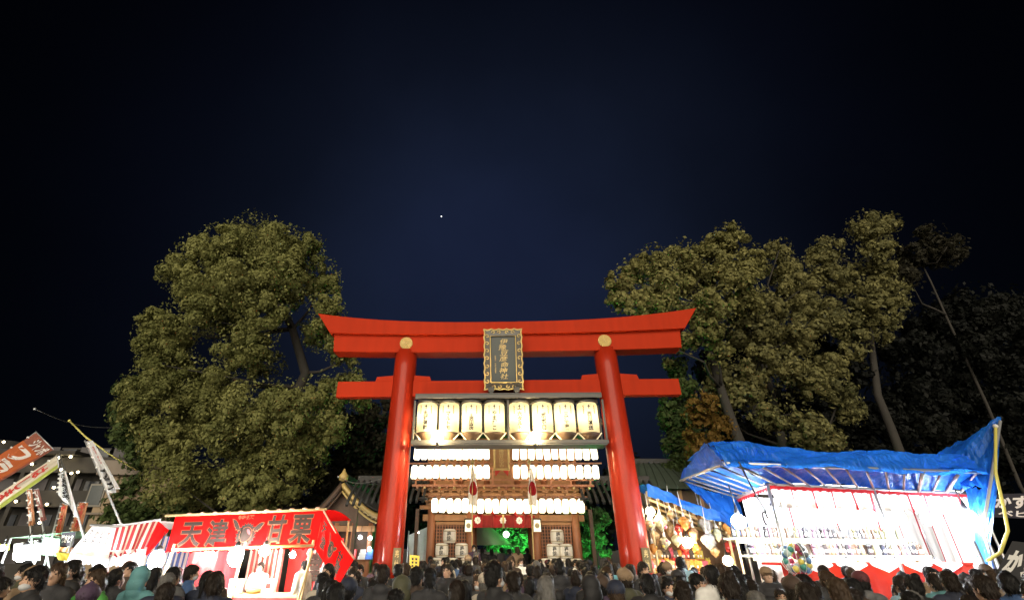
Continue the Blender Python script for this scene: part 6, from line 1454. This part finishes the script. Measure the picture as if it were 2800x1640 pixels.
while len(PEOPLE) < 293 and tries < 30000:
    tries += 1
    y = RC.uniform(5.6, 20.3); 
    if RC.random() > min(1, y / 10): continue
    x = RC.uniform(-1.02 * y - .6, 1.20 * y + .6)
    if ((x > 4.6 and y > 8.6) or (x < -3.2 and y > 8.8)) and RC.random() < .62: continue
    if blocked(x, y) or not dup_ok(x, y, .50 if y < 9 else .54): continue
    s = RC.gauss(.940, .042) if RC.random() > .06 else RC.uniform(.72, .85)
    px, py = proj(x, y, 1.72 * s)
    if px < -60 or px > 2860: continue
    if py > 1655: continue
    if 606 < px < 880 and y < 12: continue
    if (1035 < px < 1105 or 1690 < px < 1795) and y < 15 and RC.random() < .75: continue
    taken.append((x, y))
    face = RC.gauss(0, .35) if RC.random() < (.93 if y < 8 else .78) else pi + RC.gauss(0, .4)
    if y > 9 and x > 3.5 and cos(face) > 0: face = -.6 + RC.gauss(0, .4)
    if x < -4 and cos(face) > 0: face = RC.gauss(.35, .5)
    r_ = RC.random(); hat = 'beanie' if r_ < .08 else 'cap' if r_ < .13 else 'hood' if r_ < .15 else None
    cc_ = RC.choice(ccols)
    if hat == 'hood' and cc_ not in ('black', 'charcoal', 'navy', 'brown', 'olive'): hat = None
    person(x, y, face, s, cc_, RC.choice(['puffer', 'hoodie', 'long', 'jacket', 'jacket']), RC.choice(['short', 'short', 'fringe', 'tousled', 'bob', 'long', 'ponytail', 'bun'][:8]),
           RC.choice(['black', 'black', 'black', 'black', 'dark brown', 'dark brown', 'brown'] if RC.random() < .95 else ['grey']), hat=hat, hatcol=RC.choice(['black', 'charcoal', 'navy', 'tan', 'maroon', 'navy', 'brown']), mask=RC.random() < .45, pose='bent' if RC.random() < .3 else 'down')
# people inside the passage
for k, px in enumerate((1320, 1345, 1372, 1392, 1440)):
    person_px(px, 1496 + 3 * (k % 2), 24.5 + .8 * (k % 3), R(10 * k), ['black', 'charcoal', 'grey', 'navy', 'black'][k], 'jacket', ['short', 'bob', 'short', 'fringe', 'short'][k], 'black', z=.3)
# phone held up by the grey haired person
hp = PEOPLE[1]; m_ = hp['o']
ph = thing('smartphone', 'lit smartphone held up over the crowd right of centre', 'phone', Vector((hp['x'], hp['y'], 0)) + Matrix.Rotation(hp['face'], 3, 'Z') @ Vector((.085 * hp['s'], .395 * hp['s'], 1.50 * hp['s'])), hp['face'])
ph.rotation_euler = (R(-12), 0, hp['face'])
MB().box((0, .004, .0), (.078, .009, .158)).build('case', M_black, ph, .003)
MB().box((0, -.0022, .0), (.068, .002, .144)).build('screen', bulb_mat('phone_screen', (.45, .60, .95), .18), ph); MB().box((-.008, -.0040, -.012), (.030, .0012, .028)).build('screen_tile', bulb_mat('phone_tile', (1, .85, .6), .5), ph)
# labels for the crowd: look first, then where they stand
def zone(p):
    px, py = proj(p['x'], p['y'], 1.6 * p['s'] + p['z']); y = p['y']
    for x1, nm in ((150, 'at left edge'), (440, 'by striped stall'), (700, 'by chestnut stall'), (960, 'by chestnut stall flap'), (1160, 'by left pillar'), (1300, 'by left barrels'), (1460, 'by gate passage'), (1640, 'by right barrels'), (1800, 'by right pillar'), (2010, 'by toy stall'), (2260, 'by gallery left half'), (2560, 'by gallery right half'), (9999, 'at right edge')):
        if px < x1: return ('front row ' if y < 6.2 else 'near ' if y < 9.5 else 'midway ' if y < 14 else 'far ') + nm, px
hn = {'short': 'short', 'fringe': 'fringed', 'tousled': 'tousled', 'bob': 'bobbed', 'long': 'long', 'ponytail': 'ponytailed', 'bun': 'bunned'}; cn_ = {'puffer': 'puffer', 'hoodie': 'hoodie', 'long': 'coat', 'jacket': 'jacket'}
from collections import defaultdict
buck = defaultdict(list)
for p in PEOPLE:
    if p['label']: continue
    zn, px = zone(p); hd = {'beanie': f"{p['hatcol']} knit hat", 'cap': f"{p['hatcol']} cap", 'hood': 'raised hood'}.get(p['hat']) or f"{hn[p['hair']]} {p['hcol']} hair"
    buck[f"{p['coat']} {cn_[p['ckind']]} and {hd}, {'facing camera, ' if cos(p['face']) < 0 else ''}{zn}"].append((px, p))
for k, l in buck.items():
    l.sort(key=lambda t: t[0])
    for i, (px, p) in enumerate(l): p['label'] = ('person in ' if len(l) == 1 else f'{["left", "second", "third", "fourth", "fifth"][i]} person in ' if len(l) > 2 or i == 0 else 'right person in ') + k
for p in PEOPLE: tag(p['o'], p['label'], 'person', 'festival crowd')
